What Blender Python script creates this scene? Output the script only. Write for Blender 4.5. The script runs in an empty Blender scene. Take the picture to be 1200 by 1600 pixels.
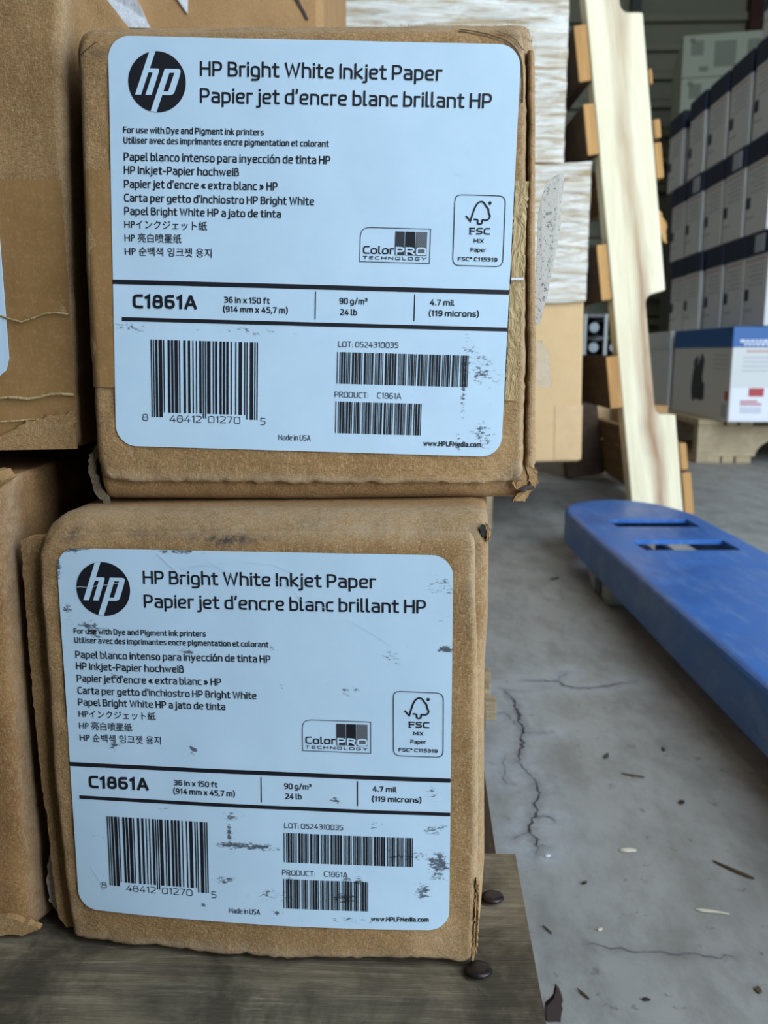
import bpy, bmesh, math, random
from mathutils import Vector, Matrix, Euler, noise
import os
random.seed(7)
S = bpy.context.scene
COL = S.collection
PI = math.pi

# ------------------------------------------------------------------ camera
H = 0.324                                   # lens height above the floor
PITCH = math.atan(250 / 1350)
cam = bpy.data.cameras.new('camera')
cam.sensor_fit = 'VERTICAL'; cam.sensor_height = 36.0
cam.lens = 1350 / 1600 * 36
cam.clip_start = 0.005; cam.clip_end = 100
cam.dof.use_dof = True; cam.dof.focus_distance = 0.272; cam.dof.aperture_fstop = 24
camo = bpy.data.objects.new('camera', cam); COL.objects.link(camo)
camo.location = (0, 0, H); camo.rotation_euler = (PI / 2 - PITCH, 0, 0)
S.camera = camo
# ------------------------------------------------------------------ light and exposure
S.view_settings.view_transform = 'Standard'; S.view_settings.look = 'None'
S.view_settings.gamma = 1.0; S.view_settings.use_curve_mapping = False
S.view_settings.exposure = 0.0
W = bpy.data.worlds.new('sky'); S.world = W; W.use_nodes = True
bg = W.node_tree.nodes['Background']
bg.inputs[0].default_value = (0.74, 0.88, 1.02, 1); bg.inputs[1].default_value = 6.9

# ------------------------------------------------------------------ helpers
def link(o, parent=None):
    COL.objects.link(o)
    if parent: o.parent = parent
    return o
def tag(o, label, cat, group=None):
    o['label'] = label; o['category'] = cat
    if group: o['group'] = group
    return o
def empty(name, label, cat, loc=(0, 0, 0), rz=0, group=None, rot=None):
    o = bpy.data.objects.new(name, None); link(o)
    o.empty_display_size = 0.05
    o.location = loc; o.rotation_euler = rot if rot else (0, 0, rz)
    return tag(o, label, cat, group)

class MB:
    def __init__(s): s.v = []; s.f = []; s.m = []; s.att = {}
    def add(s, vs, fs, mi=0):
        n = len(s.v); s.v += [tuple(p) for p in vs]
        for f in fs: s.f.append([i + n for i in f]); s.m.append(mi)
        return n
    def box(s, a, b, mi=0, bev=0):
        x0, y0, z0 = a; x1, y1, z1 = b
        if bev <= 0:
            v = [(x, y, z) for z in (z0, z1) for y in (y0, y1) for x in (x0, x1)]
            s.add(v, [(0, 2, 3, 1), (4, 5, 7, 6), (0, 1, 5, 4), (2, 6, 7, 3), (0, 4, 6, 2), (1, 3, 7, 5)], mi)
        else:
            bm = bmesh.new(); bmesh.ops.create_cube(bm, size=1)
            for q in bm.verts:
                q.co = Vector(((x0 + x1) / 2 + q.co.x * (x1 - x0), (y0 + y1) / 2 + q.co.y * (y1 - y0), (z0 + z1) / 2 + q.co.z * (z1 - z0)))
            bmesh.ops.bevel(bm, geom=bm.edges[:], offset=bev, segments=2, affect='EDGES', profile=0.5)
            s.bm(bm, mi)
    def bm(s, bm, mi=0, mat=None):
        bm.verts.index_update()
        s.add([(mat @ q.co if mat else q.co) for q in bm.verts], [[q.index for q in f.verts] for f in bm.faces], mi)
        bm.free()
    def tube(s, pts, r, n=8, mi=0, taper=None):
        pts = [Vector(p) for p in pts]; rings = []
        for i, p in enumerate(pts):
            d = (pts[min(i + 1, len(pts) - 1)] - pts[max(i - 1, 0)]).normalized()
            a = d.orthogonal().normalized(); b = d.cross(a)
            rr = r * (taper[i] if taper else 1)
            rings.append([p + (a * math.cos(2 * PI * k / n) + b * math.sin(2 * PI * k / n)) * rr for k in range(n)])
        v = [q for R in rings for q in R]
        f = [(i * n + k, i * n + (k + 1) % n, (i + 1) * n + (k + 1) % n, (i + 1) * n + k) for i in range(len(pts) - 1) for k in range(n)]
        f += [tuple(range(n))[::-1], tuple(range((len(pts) - 1) * n, len(pts) * n))]
        s.add(v, f, mi)
    def prism(s, poly, fn, t0, t1, mi=0):
        """poly 2D outline; fn(a, b, t) gives the 3D point"""
        n = len(poly)
        v = [fn(a, b, t0) for a, b in poly] + [fn(a, b, t1) for a, b in poly]
        f = [tuple(range(n)), tuple(range(2 * n - 1, n - 1, -1))] + [(i, i + n, (i + 1) % n + n, (i + 1) % n) for i in range(n)]
        s.add(v, f, mi)
    def build(s, name, mats, parent=None, smooth=False):
        me = bpy.data.meshes.new(name); me.from_pydata(s.v, [], s.f)
        for m in (mats if isinstance(mats, (list, tuple)) else [mats]): me.materials.append(m)
        me.polygons.foreach_set('material_index', s.m)
        if smooth: me.polygons.foreach_set('use_smooth', [True] * len(me.polygons))
        for k, vals in s.att.items():
            a = me.attributes.new(k, 'FLOAT', 'POINT'); a.data.foreach_set('value', vals + [0.0] * (len(s.v) - len(vals)))
        bm = bmesh.new(); bm.from_mesh(me); bmesh.ops.recalc_face_normals(bm, faces=bm.faces[:]); bm.to_mesh(me); bm.free()
        return link(bpy.data.objects.new(name, me), parent)

def structure(o):
    o['kind'] = 'structure'; return o

# ------------------------------------------------------------------ materials
class NT:
    def __init__(s, name):
        s.mat = bpy.data.materials.new(name); s.mat.use_nodes = True
        s.t = s.mat.node_tree; s.b = s.t.nodes['Principled BSDF']; s.out = s.t.nodes['Material Output']
    def n(s, kind, **kw):
        x = s.t.nodes.new(kind)
        for k, v in kw.items(): setattr(x, k, v)
        return x
    def l(s, a, b): s.t.links.new(a, b)
    def coord(s, scale=(1, 1, 1), rot=(0, 0, 0), kind='Object'):
        c = s.n('ShaderNodeTexCoord'); m = s.n('ShaderNodeMapping')
        m.inputs['Scale'].default_value = scale; m.inputs['Rotation'].default_value = rot
        s.l(c.outputs[kind], m.inputs[0]); return m.outputs[0]
    def noise(s, vec, scale, detail=4, rough=0.6, dist=0):
        x = s.n('ShaderNodeTexNoise'); x.inputs['Scale'].default_value = scale; x.inputs['Detail'].default_value = detail
        x.inputs['Roughness'].default_value = rough; x.inputs['Distortion'].default_value = dist
        s.l(vec, x.inputs['Vector']); return x.outputs['Fac']
    def ramp(s, fac, stops):
        r = s.n('ShaderNodeValToRGB'); el = r.color_ramp.elements
        while len(el) < len(stops): el.new(0.5)
        for e, (p, c) in zip(el, stops):
            e.position = p; e.color = (c if hasattr(c, '__len__') else (c, c, c)) + (1,) if hasattr(c, '__len__') and len(c) == 3 else ((c, c, c, 1) if not hasattr(c, '__len__') else c)
        s.l(fac, r.inputs[0]); return r.outputs[0]
    def mix(s, fac, a, b, blend='MIX'):
        m = s.n('ShaderNodeMix', data_type='RGBA', blend_type=blend)
        for sock, val in ((m.inputs[0], fac), (m.inputs[6], a), (m.inputs[7], b)):
            if hasattr(val, 'is_output'): s.l(val, sock)
            elif hasattr(val, '__len__'): sock.default_value = (*val[:3], 1)
            else: sock.default_value = val
        return m.outputs[2]
    def math(s, op, a, b=None, clamp=False):
        m = s.n('ShaderNodeMath', operation=op, use_clamp=clamp)
        for sock, val in ((m.inputs[0], a), (m.inputs[1], b)):
            if val is None: continue
            if hasattr(val, 'is_output'): s.l(val, sock)
            else: sock.default_value = val
        return m.outputs[0]
    def attr(s, name):
        a = s.n('ShaderNodeAttribute'); a.attribute_name = name; return a.outputs['Fac']
    def bump(s, h, strength=0.3, dist=0.001):
        b = s.n('ShaderNodeBump'); b.inputs['Strength'].default_value = strength; b.inputs['Distance'].default_value = dist
        s.l(h, b.inputs['Height']); s.l(b.outputs[0], s.b.inputs['Normal'])
    def col(s, c):
        if hasattr(c, 'is_output'): s.l(c, s.b.inputs['Base Color'])
        else: s.b.inputs['Base Color'].default_value = (*c, 1)
    def rough(s, r):
        if hasattr(r, 'is_output'): s.l(r, s.b.inputs['Roughness'])
        else: s.b.inputs['Roughness'].default_value = r

def srgb(r, g, b):
    f = lambda c: (c / 255 / 12.92) if c <= 10 else (((c / 255) + 0.055) / 1.055) ** 2.4
    return (f(r), f(g), f(b))

def plain(name, c, rough=0.6, metal=0, spec=None):
    t = NT(name); t.col(c); t.rough(rough); t.b.inputs['Metallic'].default_value = metal
    if spec is not None: t.b.inputs['Specular IOR Level'].default_value = spec
    return t.mat

def kraft(name, base, light, dark, grime=0.5):
    t = NT(name); v = t.coord()
    n1 = t.noise(v, 28, 5, 0.65); n2 = t.noise(v, 1200, 3, 0.7); n3 = t.noise(v, 150, 4, 0.6, 0.6)
    vf = t.coord(scale=(1, 1, 0.25), rot=(0.3, 0.2, 0.4)); nf = t.noise(vf, 2300, 2, 0.6)
    c = t.mix(t.ramp(n1, [(0.35, 0.0), (0.68, 1.0)]), dark, base)
    c = t.mix(t.math('MULTIPLY', t.ramp(n2, [(0.52, 0.0), (0.75, 1.0)]), 0.55), c, light)
    c = t.mix(t.math('MULTIPLY', t.ramp(nf, [(0.50, 0.0), (0.72, 1.0)]), 0.5), c, light)
    nd = t.noise(t.coord(scale=(0.35, 1, 1), rot=(0.5, 0.3, -0.7)), 2000, 3, 0.7)
    c = t.mix(t.math('MULTIPLY', t.ramp(nd, [(0.34, 1.0), (0.48, 0.0)]), 0.55), c, tuple(x * 0.6 for x in dark))
    c = t.mix(t.math('MULTIPLY', t.ramp(n3, [(0.25, 1.0), (0.42, 0.0)]), 0.45 * grime), c, tuple(x * 0.45 for x in dark))
    wear = t.math('MULTIPLY', t.attr('wear'), t.ramp(t.noise(v, 320, 4, 0.7), [(0.3, 0.15), (0.62, 1.0)]))
    c = t.mix(t.math('MULTIPLY', wear, 0.62), c, (0.46, 0.36, 0.245))
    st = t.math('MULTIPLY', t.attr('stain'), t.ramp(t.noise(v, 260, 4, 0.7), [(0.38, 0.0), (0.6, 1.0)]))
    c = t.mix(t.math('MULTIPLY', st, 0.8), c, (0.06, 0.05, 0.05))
    t.col(c); t.rough(0.88); t.b.inputs['Specular IOR Level'].default_value = 0.2
    t.bump(t.math('ADD', t.math('ADD', n2, n3), nd), 0.4, 0.0006)
    return t.mat

def wood(name, base, light, dark, axis=0, scale=1.0, rough=0.75, streak=None, grime=0.0):
    """grain stretched along the local axis"""
    t = NT(name); sc = [18 * scale] * 3; sc[axis] = 1.1 * scale
    v = t.coord(scale=tuple(sc)); g = t.noise(v, 3.0, 6, 0.65, 0.8); g2 = t.noise(v, 14.0, 4, 0.7)
    c = t.mix(t.ramp(g, [(0.3, 0.0), (0.7, 1.0)]), dark, base)
    c = t.mix(t.math('MULTIPLY', t.ramp(g2, [(0.5, 0.0), (0.8, 1.0)]), 0.6), c, light)
    if grime:
        v2 = t.coord(); g3 = t.noise(v2, 22, 6, 0.7, 0.4)
        c = t.mix(t.math('MULTIPLY', t.ramp(g3, [(0.42, 1.0), (0.6, 0.0)]), grime), c, tuple(x * 0.35 for x in dark))
        g4 = t.noise(t.coord(scale=tuple(40 if i != axis else 6 for i in range(3))), 6, 3, 0.8)
        c = t.mix(t.math('MULTIPLY', t.ramp(g4, [(0.66, 0.0), (0.74, 1.0)]), 0.5), c, light)
    if streak:
        s_col, pos, width, dim = streak
        vv = t.n('ShaderNodeSeparateXYZ'); co = t.n('ShaderNodeTexCoord'); t.l(co.outputs['Object'], vv.inputs[0])
        sc2 = [6] * 3; sc2[axis] = 2.2
        wob = t.math('MULTIPLY', t.math('SUBTRACT', t.noise(t.coord(scale=tuple(sc2)), 1.6, 3, 0.5), 0.5), 0.085)
        d = t.math('ABSOLUTE', t.math('SUBTRACT', t.math('ADD', vv.outputs[dim], wob), pos))
        k = t.ramp(t.math('DIVIDE', d, width), [(0.0, 1.0), (0.25, 0.75), (1.0, 0.0)])
        k = t.math('MULTIPLY', k, t.ramp(t.noise(t.coord(scale=tuple(sc)), 2.0, 4), [(0.3, 0.25), (0.6, 1.0)]))
        c = t.mix(t.math('MULTIPLY', k, 0.8), c, s_col)
    t.col(c); t.rough(rough); t.b.inputs['Specular IOR Level'].default_value = 0.25
    t.bump(t.math('ADD', g, g2), 0.5, 0.0012)
    return t.mat

M = {}
M['kraft'] = kraft('kraft_board', (0.405, 0.232, 0.10), (0.60, 0.435, 0.24), (0.28, 0.150, 0.056))
M['kraft_deep'] = kraft('kraft_board_deep', (0.30, 0.155, 0.058), (0.46, 0.30, 0.15), (0.20, 0.095, 0.034))  # darker kraft copy; deeper shade at the left put into its colour
M['kraft_pale'] = kraft('kraft_board_pale', (0.66, 0.445, 0.235), (0.70, 0.49, 0.27), (0.62, 0.41, 0.21), 0.1)
M['kraft_mid'] = kraft('kraft_board_mid', (0.46, 0.265, 0.12), (0.54, 0.34, 0.17), (0.38, 0.21, 0.09), 0.3)
def taped(name, base, dark, wr):
    t = NT(name); v = t.coord(); n1 = t.noise(v, 30, 5, 0.65); n2 = t.noise(v, 700, 3, 0.7)
    c = t.mix(t.ramp(n1, [(0.35, 0.0), (0.68, 1.0)]), dark, base)
    c = t.mix(t.math('MULTIPLY', t.ramp(n2, [(0.52, 0.0), (0.75, 1.0)]), 0.4), c, (0.5, 0.37, 0.2))
    t.col(c); t.rough(0.55); t.b.inputs['Coat Weight'].default_value = 0.35; t.b.inputs['Coat Roughness'].default_value = 0.16
    w = t.noise(t.coord(scale=(1, 1, 0.35)), 210 * wr, 4, 0.65, 1.5)
    t.bump(w, 0.16 if wr <= 1 else 0.7, 0.0010 if wr <= 1 else 0.0018); return t.mat
M['tape'] = taped('clear_tape_over_board', (0.37, 0.20, 0.072), (0.28, 0.14, 0.045), 1.0)
M['tape_wrinkled'] = taped('wrinkled_clear_tape', (0.58, 0.42, 0.20), (0.36, 0.22, 0.08), 1.6)
t = NT('label_paper'); v = t.coord()
at = t.attr('smudge'); sn = t.noise(t.coord(scale=(0.62, 1, 1.5)), 640, 6, 0.78)
sm = t.ramp(t.math('ADD', sn, t.math('MULTIPLY', t.math('MINIMUM', at, 1.0), 0.26)), [(0.60, 0.0), (0.66, 0.95)])
sm = t.math('MULTIPLY', sm, t.math('MULTIPLY', at, 5.0, True))
c = t.mix(t.ramp(t.noise(v, 60, 5, 0.65), [(0.35, 0.0), (0.75, 1.0)]), (0.58, 0.735, 0.86), (0.535, 0.695, 0.825))
c = t.mix(t.math('MULTIPLY', t.ramp(t.noise(t.coord(scale=(1, 1, 1)), 170, 5, 0.8), [(0.64, 0.0), (0.8, 1.0)]), 0.35), c, (0.45, 0.48, 0.52))
c = t.mix(t.math('MULTIPLY', sm, 0.95, True), c, (0.05, 0.055, 0.07))
t.col(c); t.rough(0.5); t.b.inputs['Specular IOR Level'].default_value = 0.3; t.bump(t.noise(v, 90, 3), 0.12, 0.0008)
M['label'] = t.mat
M['ink'] = plain('black_print', (0.012, 0.012, 0.018), 0.45)
M['ink_mid'] = plain('grey_print', (0.16, 0.17, 0.185), 0.5)
M['ink_dark'] = plain('dark_grey_print', (0.035, 0.035, 0.045), 0.5)
t = NT('torn_ply'); n = t.noise(t.coord(), 700, 4, 0.8)
t.col(t.mix(t.ramp(n, [(0.36, 0.0), (0.46, 1.0)]), (0.09, 0.075, 0.06), (0.43, 0.39, 0.34))); t.rough(0.8); t.bump(n, 0.4, 0.0006)
M['torn_ply'] = t.mat
t = NT('white_plastic'); n = t.noise(t.coord(), 60, 4, 0.7)
t.col((0.66, 0.67, 0.70)); t.rough(0.35); t.bump(n, 0.7, 0.004); M['white_plastic'] = t.mat
t = NT('clear_film'); tr = t.n('ShaderNodeBsdfTransparent'); tr.inputs[0].default_value = (0.9, 0.86, 0.78, 1); mx = t.n('ShaderNodeMixShader'); mx.inputs[0].default_value = 0.38
t.b.inputs['Base Color'].default_value = (0.50, 0.43, 0.33, 1); t.rough(0.2)
t.bump(t.noise(t.coord(), 140, 3), 0.5, 0.002); t.l(tr.outputs[0], mx.inputs[1]); t.l(t.b.outputs[0], mx.inputs[2]); t.l(mx.outputs[0], t.out.inputs[0])
M['clear_film'] = t.mat
# stretch film: clear and white bands where the layers bunch up
t = NT('stretch_film'); v = t.coord(scale=(3.0, 3.0, 26), rot=(0.0, 0.04, 0)); n = t.noise(v, 2.6, 6, 0.72, 1.3); n2 = t.noise(t.coord(scale=(9, 9, 110), rot=(0, -0.05, 0)), 2.0, 4, 0.7, 0.8)
tr = t.n('ShaderNodeBsdfTransparent'); mx = t.n('ShaderNodeMixShader')
fc = t.noise(t.coord(scale=(6, 6, 60), rot=(0, 0.03, 0)), 1.7, 5, 0.7, 0.9)
t.col(t.mix(t.ramp(fc, [(0.36, 1.0), (0.58, 0.0)]), (0.90, 0.865, 0.79), (0.50, 0.36, 0.20))); t.rough(0.16); t.b.inputs['Specular IOR Level'].default_value = 0.8
h = t.math('ADD', n, t.math('MULTIPLY', n2, 0.6))
t.bump(h, 0.6, 0.015); t.l(t.ramp(h, [(0.50, 0.20), (0.70, 1.0)]), mx.inputs[0])
t.l(tr.outputs[0], mx.inputs[1]); t.l(t.b.outputs[0], mx.inputs[2]); t.l(mx.outputs[0], t.out.inputs[0])
M['film'] = t.mat
M['wood_old'] = wood('weathered_deck_wood', (0.235, 0.185, 0.12), (0.46, 0.38, 0.25), (0.125, 0.10, 0.068), 0, 2.0, 0.8, grime=0.8)
M['wood_old_end'] = wood('splintered_wood', (0.36, 0.28, 0.17), (0.52, 0.43, 0.28), (0.2, 0.14, 0.08), 0, 6)
M['wood_brown'] = wood('dark_brown_wood', (0.085, 0.052, 0.032), (0.15, 0.10, 0.06), (0.05, 0.03, 0.018), 1, 1.5, grime=0.3)
M['wood_fresh'] = wood('fresh_pine', (0.82, 0.75, 0.55), (0.86, 0.81, 0.64), (0.68, 0.57, 0.37), 2, 0.9, 0.65, streak=((0.24, 0.085, 0.03), 0.052, 0.024, 0))
M['wood_fresh_board'] = wood('pine_board', (0.36, 0.22, 0.10), (0.48, 0.32, 0.16), (0.25, 0.14, 0.06), 1, 1.0, 0.75)
M['wood_end'] = wood('sawn_board_end', (0.56, 0.31, 0.11), (0.66, 0.42, 0.19), (0.34, 0.17, 0.06), 2, 1.0, 0.8)
M['wood_pallet'] = wood('pale_pallet_wood', (0.50, 0.40, 0.26), (0.60, 0.50, 0.34), (0.36, 0.27, 0.16), 0, 0.9, 0.8, grime=0.25)
M['rust'] = plain('rusty_nail_steel', (0.045, 0.035, 0.035), 0.38, 0.7)
t = NT('blue_paint'); v = t.coord(); n = t.noise(v, 9, 6, 0.7, 0.5); n2 = t.noise(t.coord(scale=(3, 0.6, 1)), 30, 5, 0.7)
c = t.mix(t.ramp(n, [(0.3, 0.0), (0.7, 1.0)]), (0.010, 0.085, 0.32), (0.024, 0.135, 0.45))
c = t.mix(t.math('MULTIPLY', t.ramp(n2, [(0.50, 0.0), (0.72, 1.0)]), 0.36), c, (0.22, 0.31, 0.46))
t.col(c); t.rough(t.ramp(n, [(0.3, 0.3), (0.7, 0.5)])); M['blue'] = t.mat
M['nylon'] = plain('grey_nylon', (0.22, 0.23, 0.23), 0.5)
M['dark_steel'] = plain('dark_steel', (0.03, 0.035, 0.05), 0.5, 0.5)
M['carton_white'] = None
def carton_mat(name, base, stripes=True):
    t = NT(name); co = t.n('ShaderNodeTexCoord'); x = t.n('ShaderNodeSeparateXYZ'); t.l(co.outputs['Object'], x.inputs[0])
    t.col(base); t.rough(0.55)
    return t.mat
M['carton_white'] = carton_mat('white_carton_board', (0.63, 0.63, 0.61))
M['navy'] = plain('navy_print', (0.005, 0.012, 0.045), 0.5)
M['blue_band'] = plain('blue_print', (0.02, 0.11, 0.33), 0.5)
M['grey_print'] = plain('pale_grey_print', (0.40, 0.42, 0.46), 0.6)
M['red_print'] = plain('red_print', (0.42, 0.05, 0.05), 0.6)
M['pink_print'] = plain('pale_red_print', (0.50, 0.22, 0.19), 0.6)
M['paper'] = plain('white_label_paper', (0.74, 0.74, 0.82), 0.5)
M['pale_blue'] = plain('pale_blue_print', (0.42, 0.55, 0.78), 0.5)
M['green_carton'] = plain('pale_green_carton', (0.36, 0.39, 0.30), 0.7)
M['green_print'] = plain('dull_green_print', (0.20, 0.22, 0.165), 0.7)
t = NT('wall_sheet'); t.col(t.mix(t.noise(t.coord(), 3, 4), (0.27, 0.265, 0.175), (0.22, 0.22, 0.15))); t.rough(0.5); M['wall'] = t.mat
M['wall_side'] = plain('side_wall_sheet', (0.24, 0.25, 0.21), 0.6)
M['wall_pale'] = plain('pale_side_wall', (0.62, 0.62, 0.58), 0.8)
M['wall_dark'] = plain('dark_ceiling_sheet', (0.10, 0.10, 0.095), 0.8)
M['red_steel'] = plain('red_oxide_steel', (0.06, 0.014, 0.010), 0.6)
M['crate'] = plain('black_crate_plastic', (0.02, 0.02, 0.024), 0.4)
M['grey_rail'] = plain('grey_rail', (0.30, 0.30, 0.29), 0.5)
M['bottle'] = plain('dark_bottle_glass', (0.02, 0.022, 0.016), 0.12)
M['cap'] = plain('grey_cap', (0.10, 0.12, 0.13), 0.3, 0.2)
M['tear_shade'] = plain('torn_crease_shade', (0.085, 0.048, 0.022), 0.9)
M['torn_grey'] = kraft('torn_grey_board', (0.22, 0.165, 0.11), (0.40, 0.33, 0.24), (0.12, 0.085, 0.05))
t = NT('fill_tube'); t.b.inputs['Emission Color'].default_value = (1.0, 0.95, 0.86, 1); t.b.inputs['Emission Strength'].default_value = 6.0; M['fill_tube'] = t.mat  # glow of the added ceiling lamps
M['bounce_floor'] = plain('bounce_floor_pale', (0.62, 0.61, 0.58), 0.9)
# concrete
t = NT('concrete'); v = t.coord(); n = t.noise(v, 3.2, 8, 0.72, 0.4); n2 = t.noise(v, 160, 4, 0.75); n3 = t.noise(t.coord(scale=(1, 0.45, 1), rot=(0, 0, 0.5)), 26, 6, 0.72)
c = t.mix(t.ramp(n, [(0.3, 0.0), (0.7, 1.0)]), (0.26, 0.255, 0.24), (0.37, 0.365, 0.345))
c = t.mix(t.math('MULTIPLY', t.ramp(n3, [(0.36, 1.0), (0.56, 0.0)]), 0.62), c, (0.17, 0.16, 0.145))
c = t.mix(t.math('MULTIPLY', t.ramp(t.noise(v, 85, 3, 0.6), [(0.30, 1.0), (0.36, 0.0)]), 0.6), c, (0.09, 0.085, 0.08))
c = t.mix(t.math('MULTIPLY', t.ramp(n2, [(0.6, 0.0), (0.75, 1.0)]), 0.3), c, (0.36, 0.36, 0.35))
c = t.mix(t.math('MULTIPLY', t.attr('stain'), t.ramp(t.noise(v, 70, 6, 0.75), [(0.3, 0.1), (0.65, 0.9)])), c, (0.42, 0.44, 0.47))
dk = t.math('MULTIPLY', t.attr('dark'), t.ramp(t.noise(v, 120, 6, 0.75), [(0.3, 0.1), (0.65, 1.0)]))
c = t.mix(dk, c, (0.07, 0.06, 0.055))
t.col(c); t.rough(t.ramp(n, [(0.3, 0.45), (0.7, 0.7)])); t.bump(t.math('ADD', n2, n3), 0.25, 0.0012)
M['concrete'] = t.mat
M['crack'] = plain('crack_grit_and_shade', (0.05, 0.042, 0.038), 0.95)  # floor crack grit; also the shade painted for holes and a gap
M['crack_soft'] = plain('grey_crack_grit', (0.14, 0.135, 0.135), 0.95)
M['bark'] = plain('dark_bark', (0.03, 0.016, 0.013), 0.9)
M['leaf_dark'] = plain('dry_dark_leaf', (0.05, 0.045, 0.035), 0.8)
M['pale_chip'] = plain('pale_wood_chip', (0.62, 0.56, 0.43), 0.7)
M['twig'] = plain('brown_twig', (0.085, 0.055, 0.03), 0.8)

# ------------------------------------------------------------------ the building (turned 2.1 degrees against the camera)
YAW = -math.radians(2.1)
cB, sB = math.cos(YAW), math.sin(YAW)
def B(x, y, z): return (x * cB - y * sB, x * sB + y * cB, z)
def Binv(x, y): return (x * cB + y * sB, -x * sB + y * cB)
XL, XR, YF, YB, ZC = -2.3, 2.62, -0.22, 7.3, 3.7
DX0, DX1 = 0.30, 2.50                       # unseen open door, set right of the cartons to steer the daylight
# floor: fine grid near the camera for cracks and stains, large sheet elsewhere
cracks = [[(0.118, 0.794), (0.123, 0.763), (0.121, 0.700), (0.113, 0.670), (0.107, 0.647)],
          [(0.099, 0.738), (0.111, 0.744), (0.121, 0.700), (0.144, 0.698)],
          [(0.115, 0.620), (0.117, 0.596), (0.110, 0.575), (0.104, 0.560), (0.100, 0.543), (0.103, 0.524), (0.099, 0.516)],
          [(0.104, 0.561), (0.114, 0.564), (0.120, 0.556)], [(0.100, 0.543), (0.086, 0.533)], [(0.103, 0.528), (0.111, 0.524)],
          [(0.138, 0.822), (0.154, 0.820), (0.173, 0.820), (0.177, 0.807), (0.191, 0.800), (0.214, 0.805), (0.246, 0.817)],
          [(0.173, 0.820), (0.190, 0.845)], [(0.113, 0.800), (0.127, 0.794), (0.143, 0.792)],
          [(0.112, 0.428), (0.134, 0.4235), (0.161, 0.420), (0.191, 0.418)], [(0.107, 0.647), (0.112, 0.632), (0.115, 0.620)],
          [(0.100, 0.66), (0.096, 0.64), (0.092, 0.61)]]
cw = [0.0028, 0.0012, 0.0016, 0.0014, 0.0009, 0.0008, 0.0022, 0.0009, 0.0012, 0.0014, 0.0012, 0.0008]
def segd(p, a, b):
    ax, ay = a; bx, by = b; dx, dy = bx - ax, by - ay; L = dx * dx + dy * dy
    t = max(0, min(1, ((p[0] - ax) * dx + (p[1] - ay) * dy) / L)) if L else 0
    return math.hypot(p[0] - ax - t * dx, p[1] - ay - t * dy)
mb = MB(); st = []; dk = []
xs = [-7 + 0 * i for i in range(1)] + [-2.5, -0.6, -0.2] + [-0.05 + 0.006 * i for i in range(101)] + [0.7, 1.2, 2.0, 2.8, 7]
ys = [-6.0, -3, -1.3, -0.3, 0.0, 0.15] + [0.25 + 0.006 * i for i in range(131)] + [1.2, 1.5, 2, 2.6, 3.4, 5, 6.5, 9]
for y in ys:
    for x in xs:
        mb.v.append((x, y, 0))
        a = b = 0
        if 0.0 < x < 0.4 and 0.3 < y < 1.0:
            for k, cr in enumerate(cracks):
                d = min(segd((x, y), cr[i], cr[i + 1]) for i in range(len(cr) - 1))
                if k != 9: a = max(a, 0.85 * math.exp(-(d / 0.018) ** 2))
                b = max(b, (0.75 if k in (0, 2) else 0.4) * math.exp(-(d / 0.005) ** 2))
        st.append(a); dk.append(b)
nx = len(xs)
for j in range(len(ys) - 1):
    for i in range(nx - 1):
        mb.f.append([j * nx + i, j * nx + i + 1, (j + 1) * nx + i + 1, (j + 1) * nx + i]); mb.m.append(0)
mb.att['stain'] = st; mb.att['dark'] = dk
random.seed(3)
for k, (cr, w) in enumerate(zip(cracks, cw)):
    pts = []
    for a, b in zip(cr, cr[1:]):
        n = max(3, int(math.hypot(b[0] - a[0], b[1] - a[1]) / 0.004))
        for i in range(n):
            q = i / n; j = 0 if i == 0 else 1
            pts.append((a[0] + (b[0] - a[0]) * q + j * random.gauss(0, 0.0012), a[1] + (b[1] - a[1]) * q + j * random.gauss(0, 0.0012)))
    pts.append(cr[-1]); v = []; N = len(pts)
    for i, p in enumerate(pts):
        a, b = pts[max(0, i - 1)], pts[min(N - 1, i + 1)]; dx, dy = b[0] - a[0], b[1] - a[1]; L = math.hypot(dx, dy) or 1
        ww = w * 0.5 * (0.25 + 0.95 * random.random()) * (1 - 0.8 * abs(2 * i / (N - 1) - 1) ** 3)
        v += [(p[0] - dy / L * ww, p[1] + dx / L * ww, 0.0004), (p[0] + dy / L * ww, p[1] - dx / L * ww, 0.0004)]
    mb.add(v, [(2 * i, 2 * i + 1, 2 * i + 3, 2 * i + 2) for i in range(N - 1)], 1 if k in (0, 2, 6) else 2)
structure(mb.build('floor', [M['concrete'], M['crack'], M['crack_soft']]))

def wall(name, boxes, mat):
    mb = MB()
    for a, b in boxes:
        v = [B(x, y, z) for z in (a[2], b[2]) for y in (a[1], b[1]) for x in (a[0], b[0])]
        mb.add(v, [(0, 2, 3, 1), (4, 5, 7, 6), (0, 1, 5, 4), (2, 6, 7, 3), (0, 4, 6, 2), (1, 3, 7, 5)])
    return structure(mb.build(name, mat))
wall('floor_outdoor_bounce', [((-6, -5.5, 0.001), (6, YF - 0.12, 0.004))], M['bounce_floor'])  # pale unseen ground added to bounce light towards the lower carton
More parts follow.
